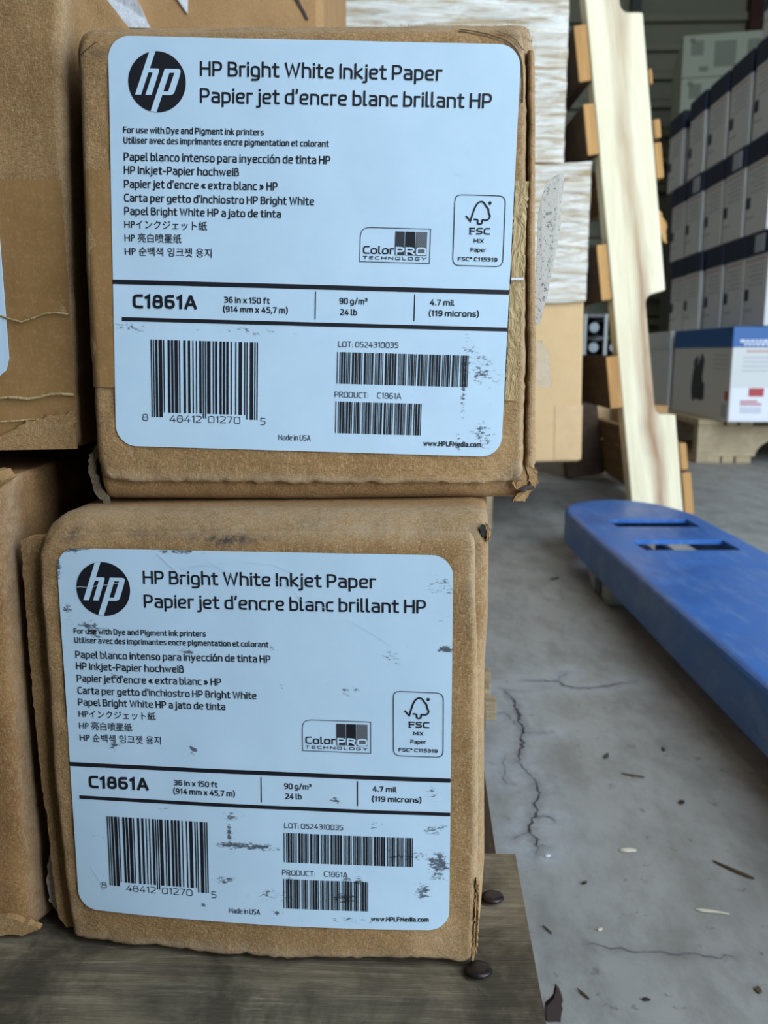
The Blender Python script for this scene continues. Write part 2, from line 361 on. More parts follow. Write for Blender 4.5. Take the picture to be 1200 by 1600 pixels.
# back wall: sheet metal with raised horizontal ribs
mb = MB(); prof = []; z = 0.0
while z < ZC:
    prof += [(0, z), (0, z + 0.125), (-0.07, z + 0.128), (-0.07, z + 0.18), (0.03, z + 0.185)]; z += 0.206
v = []; 
for d, zz in prof: v += [B(XL, YB + d, zz), B(XR, YB + d, zz)]
mb.add(v, [(2 * i, 2 * i + 1, 2 * i + 3, 2 * i + 2) for i in range(len(prof) - 1)])
structure(mb.build('wall_back', M['wall']))
mb = MB(); prof = []; z = 0.0
while z < ZC:
    prof += [(0, z), (0, z + 0.125), (-0.03, z + 0.14), (-0.03, z + 0.185), (0.01, z + 0.195)]; z += 0.206
v = []
for d, zz in prof: v += [B(XR + d, YF, zz), B(XR + d, YB, zz)]
mb.add(v, [(2 * i, 2 * i + 1, 2 * i + 3, 2 * i + 2) for i in range(len(prof) - 1)])
structure(mb.build('wall_right', M['wall_side']))
wall('wall_left', [((XL - 0.05, YF, 0), (XL, YB, ZC))], M['wall_pale'])  # unseen wall, made pale to bounce light onto left-facing sides
wall('ceiling', [((XL - 0.05, YF - 0.05, ZC), (XR + 0.05, YB, ZC + 0.05))], M['wall_dark'])
wall('wall_front', [((XL - 0.05, YF - 0.1, 0), (DX0, YF, ZC)), ((DX1, YF - 0.1, 0), (XR + 0.05, YF, ZC)), ((DX0, YF - 0.1, 3.0), (DX1, YF, ZC))], M['wall_side'])
wall('trim_1', [((XR - 0.12, YB - 0.14, 0), (XR - 0.05, YB - 0.045, ZC))], M['red_steel'])
wall('trim_2', [((1.62, YB - 0.10, 0), (1.69, YB - 0.04, ZC))], M['wall_dark'])
# daylight comes in through the open front door: a portal guides the sky light there
pl = bpy.data.lights.new('door_daylight', 'AREA'); pl.shape = 'RECTANGLE'; pl.size = DX1 - DX0; pl.size_y = 3.0; pl.cycles.is_portal = True
plo = bpy.data.objects.new('door_daylight', pl); link(plo); plo.location = B((DX0 + DX1) / 2, YF - 0.02, 1.5); plo.rotation_euler = (PI / 2, 0, YAW)

# two unseen ceiling lamps added to brighten the depth of the hall
for k, (lx, ly) in enumerate(((-0.7, 2.6), (-0.7, 5.2))):
    lr_ = empty('fill_lamp', ('added fill lamp on the ceiling nearer the open door', 'added fill lamp on the ceiling nearer the back wall')[k], 'lamp', B(lx, ly, ZC - 0.10), YAW, 'added ceiling fill lamps')
    mb = MB(); mb.box((-0.12, -0.65, 0.03), (0.12, 0.65, 0.099), 0, 0.01); mb.build('housing', M['wall_pale'], lr_)
    mb = MB(); mb.tube([(0, -0.60, 0.0), (0, 0.60, 0.0)], 0.022, 12); mb.build('tube', M['fill_tube'], lr_, True)
    al = bpy.data.lights.new('fill_light', 'AREA'); al.shape = 'RECTANGLE'; al.size = 0.1; al.size_y = 1.2; al.energy = 7; al.color = (1.0, 0.95, 0.85)
    ao = bpy.data.objects.new('fill_light', al); link(ao, lr_); ao.location = (0, 0, -0.03)

# ------------------------------------------------------------------ lettering: a small stroke alphabet with rounded corners
def rnd(pts, r, closed=False):
    out = []; n = len(pts)
    for i, p in enumerate(pts):
        if not closed and i in (0, n - 1): out.append(p); continue
        a, b = pts[i - 1], pts[(i + 1) % n]
        la, lb = math.hypot(a[0] - p[0], a[1] - p[1]), math.hypot(b[0] - p[0], b[1] - p[1])
        k = min(r, la * 0.5, lb * 0.5)
        if k < 1e-6: out.append(p); continue
        p0 = (p[0] + (a[0] - p[0]) * k / la, p[1] + (a[1] - p[1]) * k / la); p1 = (p[0] + (b[0] - p[0]) * k / lb, p[1] + (b[1] - p[1]) * k / lb)
        for q in range(5):
            t = q / 4; out.append(((1 - t) ** 2 * p0[0] + 2 * t * (1 - t) * p[0] + t * t * p1[0], (1 - t) ** 2 * p0[1] + 2 * t * (1 - t) * p[1] + t * t * p1[1]))
    return out
O = lambda w, h, y=0: ('c', [(w / 2, y), (w, y), (w, h), (0, h), (0, y), (w / 2, y)])
G = {
 'a': (3.3, [('r', [(0.3, 5), (3.3, 5), (3.3, 0)]), ('r', [(3.3, 0), (0, 0), (0, 2.8), (3.3, 2.8)])]),
 'b': (3.5, [('s', [(0, 7.3), (0, 0)]), ('r', [(0, 5), (3.5, 5), (3.5, 0), (0, 0)])]),
 'c': (2.8, [('r', [(2.8, 5), (0, 5), (0, 0), (2.8, 0)])]),
 'd': (3.5, [('s', [(3.5, 7.3), (3.5, 0)]), ('r', [(3.5, 5), (0, 5), (0, 0), (3.5, 0)])]),
 'e': (3.4, [('r', [(0, 2.5), (3.4, 2.5), (3.4, 5), (0, 5), (0, 0), (3.1, 0)])]),
 'f': (2.3, [('r', [(2.4, 7.3), (0.8, 7.3), (0.8, 0)]), ('s', [(-0.2, 5), (2.2, 5)])]),
 'g': (3.5, [('r', [(3.5, 0), (0, 0), (0, 5), (3.5, 5), (3.5, -2.1), (0.3, -2.1)])]),
 'h': (3.5, [('s', [(0, 7.3), (0, 0)]), ('r', [(0, 5), (3.5, 5), (3.5, 0)])]),
 'i': (0, [('s', [(0, 5), (0, 0)]), ('s', [(0, 6.75), (0, 7.0)])]),
 'j': (0.3, [('r', [(0.3, 5), (0.3, -2.1), (-1, -2.1)]), ('s', [(0.3, 6.75), (0.3, 7.0)])]),
 'k': (3.3, [('s', [(0, 7.3), (0, 0)]), ('s', [(3.1, 5), (0.5, 2.6), (3.3, 0)])]),
 'l': (0.9, [('r', [(0, 7.3), (0, 0), (0.9, 0)])]),
 'm': (6.0, [('s', [(0, 5), (0, 0)]), ('r', [(0, 5), (3, 5), (3, 0)]), ('r', [(3, 5), (6, 5), (6, 0)])]),
 'n': (3.5, [('s', [(0, 5), (0, 0)]), ('r', [(0, 5), (3.5, 5), (3.5, 0)])]),
 'o': (3.6, [O(3.6, 5)]),
 'p': (3.5, [('s', [(0, 5), (0, -2.1)]), ('r', [(0, 5), (3.5, 5), (3.5, 0), (0, 0)])]),
 'r': (2.0, [('s', [(0, 5), (0, 0)]), ('r', [(0, 4.6), (0.4, 5), (2.1, 5)])]),
 's': (2.9, [('r', [(2.8, 5), (0, 5), (0, 2.5), (2.9, 2.5), (2.9, 0), (0, 0)])]),
 't': (2.2, [('r', [(0.7, 6.6), (0.7, 0), (2.3, 0)]), ('s', [(-0.3, 5), (2.2, 5)])]),
 'u': (3.5, [('r', [(0, 5), (0, 0), (3.5, 0)]), ('s', [(3.5, 5), (3.5, 0)])]),
 'v': (3.5, [('s', [(0, 5), (1.75, 0), (3.5, 5)])]),
 'w': (5.4, [('s', [(0, 5), (1.35, 0), (2.7, 4.8), (4.05, 0), (5.4, 5)])]),
 'x': (3.2, [('s', [(0, 5), (3.2, 0)]), ('s', [(3.2, 5), (0, 0)])]),
 'y': (3.5, [('s', [(0, 5), (1.75, 0.2)]), ('s', [(3.5, 5), (1.0, -2.1), (0.1, -2.1)])]),
 'z': (3.0, [('s', [(0, 5), (3, 5), (0, 0), (3, 0)])]),
 'ß': (3.4, [('r', [(0, 0), (0, 7.3), (3.1, 7.3), (3.1, 4.2), (1.5, 4.2)]), ('r', [(1.6, 4.2), (3.5, 3.6), (3.5, 0), (1.4, 0)])]),
 'ó': (3.6, [O(3.6, 5), ('s', [(1.5, 6.4), (2.5, 7.6)])]),
 'A': (4.6, [('s', [(0, 0), (2.1, 7), (2.5, 7), (4.6, 0)]), ('s', [(0.9, 2.0), (3.7, 2.0)])]),
 'B': (3.8, [('r', [(0, 0), (0, 7), (3.6, 7), (3.6, 3.7), (0.2, 3.7)][0:2]), ('r', [(0, 7), (3.5, 7), (3.5, 3.7), (0, 3.7)]), ('r', [(0, 3.7), (3.9, 3.7), (3.9, 0), (0, 0)])]),
 'C': (3.6, [('r', [(3.6, 7), (0, 7), (0, 0), (3.6, 0)])]),
 'D': (4.1, [('s', [(0, 0), (0, 7)]), ('r', [(0, 7), (4.1, 7), (4.1, 0), (0, 0)])]),
 'E': (3.2, [('s', [(3.2, 7), (0, 7), (0, 0), (3.2, 0)]), ('s', [(0, 3.6), (2.9, 3.6)])]),
 'F': (3.1, [('s', [(3.1, 7), (0, 7), (0, 0)]), ('s', [(0, 3.5), (2.9, 3.5)])]),
 'G': (4.0, [('r', [(3.9, 7), (0, 7), (0, 0), (4, 0), (4, 3.3), (2.3, 3.3)])]),
 'H': (4.2, [('s', [(0, 7), (0, 0)]), ('s', [(4.2, 7), (4.2, 0)]), ('s', [(0, 3.6), (4.2, 3.6)])]),
 'I': (0, [('s', [(0, 7), (0, 0)])]),
 'L': (3.0, [('s', [(0, 7), (0, 0), (3, 0)])]),
 'M': (5.2, [('s', [(0, 0), (0, 7), (2.6, 2.2), (5.2, 7), (5.2, 0)])]),
 'N': (4.3, [('s', [(0, 0), (0, 7), (4.3, 0), (4.3, 7)])]),
 'O': (4.3, [O(4.3, 7)]),
 'P': (3.8, [('s', [(0, 0), (0, 7)]), ('r', [(0, 7), (3.8, 7), (3.8, 2.9), (0, 2.9)])]),
 'R': (3.9, [('s', [(0, 0), (0, 7)]), ('r', [(0, 7), (3.7, 7), (3.7, 3.1), (0, 3.1)]), ('s', [(2.0, 3.1), (3.9, 0)])]),
 'S': (3.5, [('r', [(3.4, 7), (0, 7), (0, 3.6), (3.5, 3.6), (3.5, 0), (0, 0)])]),
 'T': (3.8, [('s', [(0, 7), (3.8, 7)]), ('s', [(1.9, 7), (1.9, 0)])]),
 'U': (4.1, [('r', [(0, 7), (0, 0), (4.1, 0), (4.1, 7)])]),
 'W': (6.6, [('s', [(0, 7), (1.6, 0), (3.3, 6.6), (5.0, 0), (6.6, 7)])]),
 'X': (4.0, [('s', [(0, 7), (4, 0)]), ('s', [(4, 7), (0, 0)])]),
 'Y': (4.2, [('s', [(0, 7), (2.1, 3.2), (4.2, 7)]), ('s', [(2.1, 3.2), (2.1, 0)])]),
 '0': (3.7, [O(3.7, 7)]),
 '1': (1.6, [('s', [(0, 6.0), (1.3, 7), (1.3, 0)])]),
 '2': (3.4, [('r', [(0.1, 7), (3.4, 7), (3.4, 3.9), (0, 0.6), (0, 0), (3.5, 0)])]),
 '3': (3.4, [('r', [(0, 7), (3.3, 7), (3.3, 3.7), (0.8, 3.7)]), ('r', [(0.8, 3.7), (3.4, 3.7), (3.4, 0), (0, 0)])]),
 '4': (3.9, [('s', [(2.6, 7), (0, 1.8), (3.9, 1.8)]), ('s', [(2.9, 4), (2.9, 0)])]),
 '5': (3.4, [('s', [(3.2, 7), (0.2, 7), (0.2, 4.1)]), ('r', [(0.2, 4.1), (3.4, 4.1), (3.4, 0), (0, 0)])]),
 '6': (3.6, [('r', [(3.2, 7), (0, 7), (0, 0), (3.6, 0), (3.6, 4.0), (0, 4.0)])]),
 '7': (3.4, [('s', [(0, 7), (3.4, 7), (1.2, 0)])]),
 '8': (3.6, [('c', [(1.8, 3.7), (3.4, 3.7), (3.4, 7), (0.2, 7), (0.2, 3.7), (1.8, 3.7)]), ('c', [(1.8, 3.7), (3.6, 3.7), (3.6, 0), (0, 0), (0, 3.7), (1.8, 3.7)])]),
 '9': (3.6, [('r', [(0.4, 0), (3.6, 0), (3.6, 7), (0, 7), (0, 3.0), (3.6, 3.0)])]),
 '.': (0, [('s', [(0, 0), (0, 0.15)])]), ',': (0, [('s', [(0.1, 0.2), (-0.4, -1.2)])]), ':': (0, [('s', [(0, 0.3), (0, 0.5)]), ('s', [(0, 4), (0, 4.2)])]),
 '-': (2.0, [('s', [(0.1, 2.7), (1.9, 2.7)])]), '’': (0.2, [('s', [(0.2, 7.4), (-0.1, 5.8)])]), "'": (0, [('s', [(0, 7.4), (0, 5.9)])]),
 '(': (1.0, [('s', [(1.2, 8), (0.3, 6), (0.1, 3), (0.3, 0.4), (1.2, -1.4)])]), ')': (1.0, [('s', [(0, 8), (0.9, 6), (1.1, 3), (0.9, 0.4), (0, -1.4)])]),
 '/': (2.6, [('s', [(0, -0.6), (2.6, 7.6)])]), '²': (1.6, [('s', [(0, 7.2), (1.6, 7.2), (1.6, 5.9), (0, 4.2), (1.7, 4.2)])]),
 '«': (3.2, [('s', [(1.5, 4.4), (0, 2.5), (1.5, 0.6)]), ('s', [(3.2, 4.4), (1.7, 2.5), (3.2, 0.6)])]),
 '»': (3.2, [('s', [(0, 4.4), (1.5, 2.5), (0, 0.6)]), ('s', [(1.7, 4.4), (3.2, 2.5), (1.7, 0.6)])]),
 '®': (1.6, [('c', [(0.8, 4.8), (1.7, 4.8), (1.7, 7), (0, 7), (0, 4.8), (0.8, 4.8)])]),
}
def ribbon(out, pts, w, ext=True):
    """a flat stroke of width w along 2D pts, added to out = list of (verts, faces)"""
    P = [pts[0]]
    for p in pts[1:]:
        if math.hypot(p[0] - P[-1][0], p[1] - P[-1][1]) > 1e-5: P.append(p)
    if len(P) < 2: return
    closed = math.hypot(P[0][0] - P[-1][0], P[0][1] - P[-1][1]) < 1e-4
    if closed: P = P[:-1]
    n = len(P)
    if not closed and ext:
        for i, j in ((0, 1), (n - 1, n - 2)):
            d = math.hypot(P[i][0] - P[j][0], P[i][1] - P[j][1]); P[i] = (P[i][0] + (P[i][0] - P[j][0]) / d * w / 2, P[i][1] + (P[i][1] - P[j][1]) / d * w / 2)
    v = []
    for i, p in enumerate(P):
        a = P[i - 1] if (i or closed) else p; b = P[(i + 1) % n] if (i < n - 1 or closed) else p
        d0 = (p[0] - a[0], p[1] - a[1]); d1 = (b[0] - p[0], b[1] - p[1])
        l0, l1 = math.hypot(*d0), math.hypot(*d1)
        if l0 < 1e-9: d0, l0 = d1, l1
        if l1 < 1e-9: d1, l1 = d0, l0
        n0 = (-d0[1] / l0, d0[0] / l0); n1 = (-d1[1] / l1, d1[0] / l1)
        m = (n0[0] + n1[0], n0[1] + n1[1]); L = math.hypot(*m)
        if L < 1e-6: m, k = n0, 1
        else:
            m = (m[0] / L, m[1] / L); k = 1 / max(0.5, m[0] * n0[0] + m[1] * n0[1])
        v += [(p[0] + m[0] * w / 2 * k, p[1] + m[1] * w / 2 * k), (p[0] - m[0] * w / 2 * k, p[1] - m[1] * w / 2 * k)]
    f = [(2 * i, 2 * i + 1, (2 * i + 3) % (2 * n), (2 * i + 2) % (2 * n)) for i in range(n if closed else n - 1)]
    out.append((v, f))
def text2d(out, s, x0, x1, y0, y1, h, w, gap=0.9):
    """lettering between x0 and x1 on a baseline from y0 to y1, capitals h tall, strokes w wide"""
    A = 0.0; n = -1
    for ch in s:
        if ch == ' ': A += 1.9
        else: A += G[ch][0]; n += 1
    W_ = x1 - x0 - w
    sx = (W_ - n * w) / (A + n * gap) if A + n * gap > 0.3 else 1.0
    sx = max(sx, 0.3 * W_ / max(A + n * gap, 0.3)) if A + n * gap > 0.3 else 1.0
    step = gap + w / sx
    if A + n * step > 0.3: sx = W_ / (A + n * step)
    items = []; x = 0.0; first = True
    for ch in s:
        if ch == ' ': x += 1.9; continue
        adv, strokes = G[ch]
        if not first: x += step
        first = False
        items.append((x, strokes)); x += adv
    sy = (h - w) / 7.0
    for ox, strokes in items:
        for kind, pts in strokes:
            r = (1.8 if max(b for a, b in pts) < 6 else 2.0) if kind != 's' else 0
            P = rnd(pts[:-1], r, True) if kind == 'c' else (rnd(pts, r) if kind == 'r' else pts)
            if kind == 'c': P = P + [P[0]]
            Q = []
            for a, b in P:
                X = x0 + w / 2 + (ox + a) * sx; t = (X - x0) / max(x1 - x0, 1e-6)
                Q.append((X, y0 + (y1 - y0) * t + w / 2 + b * sy))
            ribbon(out, Q, w)
def cjk2d(out, s, x0, x1, y0, h):
    """East Asian lines from the built-in typeface, flattened to outlines that fill"""
    c = bpy.data.curves.new('line', 'FONT'); c.body = s; c.size = 1; c.offset = 0.006; c.resolution_u = 3
    o = bpy.data.objects.new('line', c); COL.objects.link(o)
    dg = bpy.context.evaluated_depsgraph_get(); dg.update()
    me = bpy.data.meshes.new_from_object(o.evaluated_get(dg))
    vs = [tuple(q.co) for q in me.vertices]; fs = [tuple(p.vertices) for p in me.polygons]
    bpy.data.objects.remove(o); bpy.data.curves.remove(c); bpy.data.meshes.remove(me)
    if not vs: return
    a, b = min(q[0] for q in vs), max(q[0] for q in vs)
    k = (x1 - x0) / (b - a); sy = h / 0.74
    out.append(([(x0 + (q[0] - a) * k, y0 + q[1] * sy) for q in vs], fs))
def bar(out, x0, y0, x1, y1, n=8):
    v = []
    for i in range(n + 1):
        y = y0 + (y1 - y0) * i / n; v += [(x0, y), (x1, y)]
    out.append((v, [(2 * i, 2 * i + 1, 2 * i + 3, 2 * i + 2) for i in range(n)]))
def rect(out, x0, y0, x1, y1, n=1, y0b=None):
    """rectangle split along x"""
    v = []
    for i in range(n + 1):
        x = x0 + (x1 - x0) * i / n; v += [(x, y0), (x, y1)]
    out.append((v, [(2 * i, 2 * i + 2, 2 * i + 3, 2 * i + 1) for i in range(n)]))
def upc(code):
    Lc = ['0001101', '0011001', '0010011', '0111101', '0100011', '0110001', '0101111', '0111011', '0110111', '0001011']
    inv = lambda q: ''.join('10'[int(c)] for c in q)
    return '101' + ''.join(Lc[int(c)] for c in code[:6]) + '01010' + ''.join(inv(Lc[int(c)]) for c in code[6:]) + '101'
C39 = {'0': '000110100', '1': '100100001', '2': '001100001', '3': '101100000', '4': '000110001', '5': '100110000', '6': '001110000', '8': '100100100', 'A': '100001001', 'C': '101000... '[:0] + '001001001'[:0] + '101001000', '*': '010010100'}
C39['C'] = '101001000'
def code39(s):
    out = []; x = 0
    for ch in '*' + s + '*':
        for i, b in enumerate(C39[ch]):
            w = 2.4 if b == '1' else 1.0
            if i % 2 == 0: out.append((x, x + w))
            x += w
        x += 1.0
    return out, x - 1.0

# ------------------------------------------------------------------ the printed label, laid out once in millimetres from its centre
LAY = {'lettering': [], 'round_logo': [], 'rules': [], 'upc_barcode': [], 'lot_barcode': [], 'product_barcode': [], 'colour_badge': [], 'badge_dark': [], 'badge_mid': [], 'badge_white': [], 'forest_badge': []}
TEXTS = [
 ('HP Bright White Inkjet Paper',-34.47,39.04,51.18,51.39,4.27,0.566),
 ('Papier jet d’encre blanc brillant HP',-34.51,54.39,43.47,43.81,4.31,0.566),
 ('For use with Dye and Pigment ink printers',-58.29,-14.93,34.22,34.47,1.90,0.264),
 ('Utiliser avec des imprimantes encre pigmentation et colorant',-58.25,5.10,31.15,31.58,1.91,0.264),
 ('Papel blanco intenso para inyección de tinta HP',-58.25,5.64,26.06,26.54,2.45,0.312),
 ('HP Inkjet-Papier hochweiß',-58.27,-22.62,22.19,22.32,2.42,0.312),
 ("Papier jet d'encre « extra blanc » HP",-58.30,-10.55,18.05,18.41,2.44,0.312),
 ("Carta per getto d'inchiostro HP Bright White",-58.32,0.84,13.94,14.31,2.40,0.312),
 ('Papel Bright White HP a jato de tinta',-58.36,-9.42,9.99,10.28,2.40,0.312),
 ('HPインクジェット紙',-58.43,-32.54,6.14,6.29,2.22,0.000),
 ('HP 亮白喷墨纸',-58.46,-40.56,2.08,2.15,2.23,0.000),
 ('HP 순백색 잉크젯 용지',-58.48,-31.12,-2.00,-1.80,2.24,0.000),
 ('C1861A',-56.24,-35.85,-18.38,-18.21,4.35,0.840),
 ('36 in x 150 ft',-27.18,-12.68,-15.89,-15.90,1.88,0.293),
 ('(914 mm x 45,7 m)',-27.54,-6.97,-18.77,-18.71,1.89,0.293),
 ('90 g/m²',9.27,18.08,-15.31,-15.27,1.93,0.293),
 ('24 lb',9.60,14.93,-18.76,-18.72,1.92,0.293),
 ('4.7 mil',37.79,45.43,-14.95,-14.94,1.83,0.293),
 ('(119 microns)',37.57,53.31,-18.30,-18.16,1.83,0.293),
 ('LOT: 0524310035',9.17,28.27,-28.62,-28.50,1.80,0.186),
 ('PRODUCT:',8.34,19.11,-44.52,-44.53,1.83,0.186),
 ('C1861A',22.02,29.71,-44.49,-44.56,1.87,0.186),
 ('www.HPLFMedia.com',37.34,55.93,-59.30,-59.18,1.66,0.273),
 ('Made in USA',-9.66,0.81,-58.79,-58.73,1.82,0.195),
 ('8',-53.75,-51.86,-53.78,-53.78,2.21,0.215),
 ('48412',-44.95,-34.54,-54.06,-53.96,2.27,0.215),
 ('01270',-32.35,-21.99,-53.87,-53.88,2.26,0.215),
 ('5',-15.50,-13.84,-54.08,-54.09,2.30,0.215),
 ('Color',16.37,26.02,0.19,0.28,2.41,0.391),
 ('TECHNOLOGY',16.33,36.24,-1.44,-1.40,1.00,0.195),
 ('FSC',49.27,55.67,6.88,6.88,2.02,0.391),
 ('MIX',50.70,53.80,4.38,4.38,1.24,0.234),
 ('Paper',49.82,54.73,1.62,1.63,1.31,0.195),
 ('FSC® C115319',46.07,58.33,-1.18,-1.18,1.21,0.234),
]
for s, x0, x1, y0, y1, h, w in TEXTS:
    key = 'lettering'
    if s in ('FSC', 'MIX', 'FSC® C115319') or (s == 'Paper'): key = 'forest_badge'
    if s in ('Color', 'TECHNOLOGY'): key = 'colour_badge'
    if w == 0: cjk2d(LAY[key], s, x0, x1, y0, h)
    else: text2d(LAY[key], s, x0, x1, y0, y1, h, w * (1.13 if w < 0.34 and len(s) > 12 else 1.07), gap=(2.0 if s == 'TECHNOLOGY' else 0.85))
# serifs of the bold FSC
for x in (49.3, ): 
    for y in (6.95, 8.75): rect(LAY['forest_badge'], x - 0.2, y - 0.12, x + 0.85, y + 0.12)
R_ = LAY['rules']
rect(R_, -62.45, -11.05, 62.45, -9.65, 24); rect(R_, -59.8, -22.4, 62.45, -21.2, 24)
rect(R_, 1.55, -20.2, 1.85, -11.7); rect(R_, 32.8, -20.0, 33.1, -11.7)
bits = upc('848412012705'); mod = 34.3 / 95
i = 0
while i < 95:
    if bits[i] == '1':
        j = i
        while j < 95 and bits[j] == '1': j += 1
        long = i < 10 or i >= 85 or 45 <= i < 50
        bar(LAY['upc_barcode'], -50.7 + i * mod, (-52.5 if long else -51.0), -50.7 + j * mod, -27.95); i = j
    else: i += 1
for s, x0, x1, y0, y1, key in (('0524310035', 8.9, 50.7, -40.15, -30.2, 'lot_barcode'), ('C1861A', 8.7, 36.3, -55.95, -45.85, 'product_barcode')):
    bars, tot = code39(s); k = (x1 - x0) / tot
    for a, b in bars: bar(LAY[key], x0 + a * k, y0, x0 + b * k, y1)
# colour badge: outline with one round corner, three squares, reversed letters
out = LAY['colour_badge']
ribbon(out, [(15.4, -2.2)] + rnd([(15.4, -2.2), (15.4, 8.15), (37.2, 8.15)], 2.9)[1:-1] + [(37.2, 8.15), (37.2, -2.2), (15.4, -2.2)], 0.2)
rect(LAY['badge_dark'], 26.35, 0.05, 29.2, 7.2); rect(LAY['badge_mid'], 32.75, 0.05, 36.2, 7.2)
rect(LAY['colour_badge'], 29.45, 0.05, 32.5, 7.2)
for k in range(11):                                      # printed dot raster of the third square
    for j in range(21):
        if (k + j) % 2 == 0: rect(LAY['badge_dark'], 32.78 + k * 0.312, 0.08 + j * 0.337, 32.78 + k * 0.312 + 0.2, 0.08 + j * 0.337 + 0.21)
text2d(LAY['badge_white'], 'P', 26.5, 29.2, 0.2, 0.2, 2.35, 0.55); text2d(LAY['badge_white'], 'R', 29.6, 32.5, 0.2, 0.2, 2.35, 0.55); text2d(LAY['badge_white'], 'O', 32.9, 36.1, 0.2, 0.2, 2.35, 0.55)
out = LAY['forest_badge']
ribbon(out, rnd([(52.2, 18.6), (59.95, 18.5), (60.05, -2.6), (44.45, -2.6), (44.35, 18.6), (52.2, 18.6)][:-1], 2.1, True) + [(52.2, 18.6)], 0.24)
tree = [(48.1, 12.2), (49.4, 10.8), (50.0, 12.9), (50.6, 14.8), (51.4, 16.2), (52.5, 16.8), (53.5, 16.4), (54.0, 15.4), (54.9, 14.6), (54.9, 13.4), (55.5, 12.6), (55.2, 11.6), (54.2, 11.1), (53.0, 11.4), (53.1, 10.1), (51.7, 10.0), (51.7, 11.4), (50.7, 11.4)]
ribbon(out, rnd(tree[:2], 0) + rnd(tree[1:], 0.55), 0.5)
out.append(([(55.25 + 0.45 * math.cos(q * PI / 8), 16.3 + 0.55 * math.sin(q * PI / 8)) for q in range(16)], [tuple(range(16))]))
# round logo: dark disc cut by two slanted strokes (built as the dark pieces on a disc plus the light letters above it)
disc = [(-47.65 + 8.8 * math.cos(2 * PI * q / 64), 49.2 + 8.75 * math.sin(2 * PI * q / 64)) for q in range(64)]
LAY['round_logo'].append((disc, [tuple(range(64))]))
def inside(p): return math.hypot((p[0] + 47.65) / 8.86, (p[1] - 49.2) / 8.81) <= 1.0
lg = LAY['logo_letters'] = []
hp = [(-49.95, 57.66), (-48.0, 57.92), (-49.8, 53.0), (-48.1, 53.0)] + rnd([(-48.1, 53.0), (-46.85, 53.0), (-47.35, 51.2), (-49.4, 45.4)], 1.0)[1:] + [(-51.25, 45.4), (-48.95, 51.85), (-50.25, 51.85), (-52.6, 45.4), (-54.45, 45.4)]
pp = [(-45.25, 53.0)] + rnd([(-45.25, 53.0), (-40.2, 53.0), (-40.75, 50.9), (-42.65, 45.45), (-46.1, 45.45)], 1.25)[1:] + [(-47.95, 40.47), (-49.75, 40.72)]
lg.append((hp, [tuple(range(len(hp)))])); lg.append((pp, [tuple(range(len(pp)))]))
LAY['logo_counter'] = [([(-43.8, 51.85), (-42.3, 51.85), (-44.25, 46.55), (-45.7, 46.55)], [(0, 1, 2, 3)])]

# ------------------------------------------------------------------ printed cartons: traced outline, bent board, flap, label
def resample(pts, n):
    d = [0]
    for a, b in zip(pts, pts[1:]): d.append(d[-1] + math.hypot(b[0] - a[0], b[1] - a[1]))
    out = []
    for i in n:
        s = i * d[-1]; k = 0
        while k < len(d) - 2 and d[k + 1] < s: k += 1
        t = (s - d[k]) / max(d[k + 1] - d[k], 1e-9); out.append((pts[k][0] + (pts[k + 1][0] - pts[k][0]) * t, pts[k][1] + (pts[k + 1][1] - pts[k][1]) * t))
    return out
def dens(n, k=0.16):
    return [(i / n) - k * math.sin(4 * PI * i / n) / (2 * PI) * 1.0 - (k * 0.8) * math.sin(2 * PI * i / n) / (2 * PI) * -0.0 for i in range(n + 1)]
def coons(top, right, bottom, left, n):
    us = [0.5 - 0.5 * math.copysign(abs(1 - 2 * i / n) ** 0.72, 1 - 2 * i / n) for i in range(n + 1)]
    us = [0.5 + (u - 0.5) for u in us]
    us = [(lambda s: 0.5 * (1 - math.cos(PI * s)) * 0.55 + s * 0.45)(i / n) for i in range(n + 1)]
    T, Bm, L, R = resample(top, us), resample(bottom, us), resample(left, us), resample(right, us)
    g = []
    for j, v in enumerate(us):          # v from top to bottom
        row = []
        for i, u in enumerate(us):
            p = [(1 - v) * T[i][c] + v * Bm[i][c] + (1 - u) * L[j][c] + u * R[j][c] - ((1 - u) * (1 - v) * T[0][c] + u * (1 - v) * T[-1][c] + (1 - u) * v * Bm[0][c] + u * v * Bm[-1][c]) for c in (0, 1)]
            row.append((p[0], p[1], u, v))
        g.append(row)
    return g
def rough_edge(pts, amp, step=1.1, seed=0):
    rr = random.Random(seed); out = []
    for a, b in zip(pts, pts[1:]):
        n = max(1, int(math.hypot(b[0] - a[0], b[1] - a[1]) / step)); L = math.hypot(b[0] - a[0], b[1] - a[1]) or 1
        for i in range(n):
            t = i / n; k = 0 if i == 0 and not out else rr.gauss(0, amp)
            out.append((a[0] + (b[0] - a[0]) * t - (b[1] - a[1]) / L * k, a[1] + (b[1] - a[1]) * t + (b[0] - a[0]) / L * k))
    return out + [pts[-1]]
def rq(d, r): 
    return 0.0 if d >= r else r * (1 - math.sqrt(max(0.0, 1 - (1 - d / r) ** 2)))

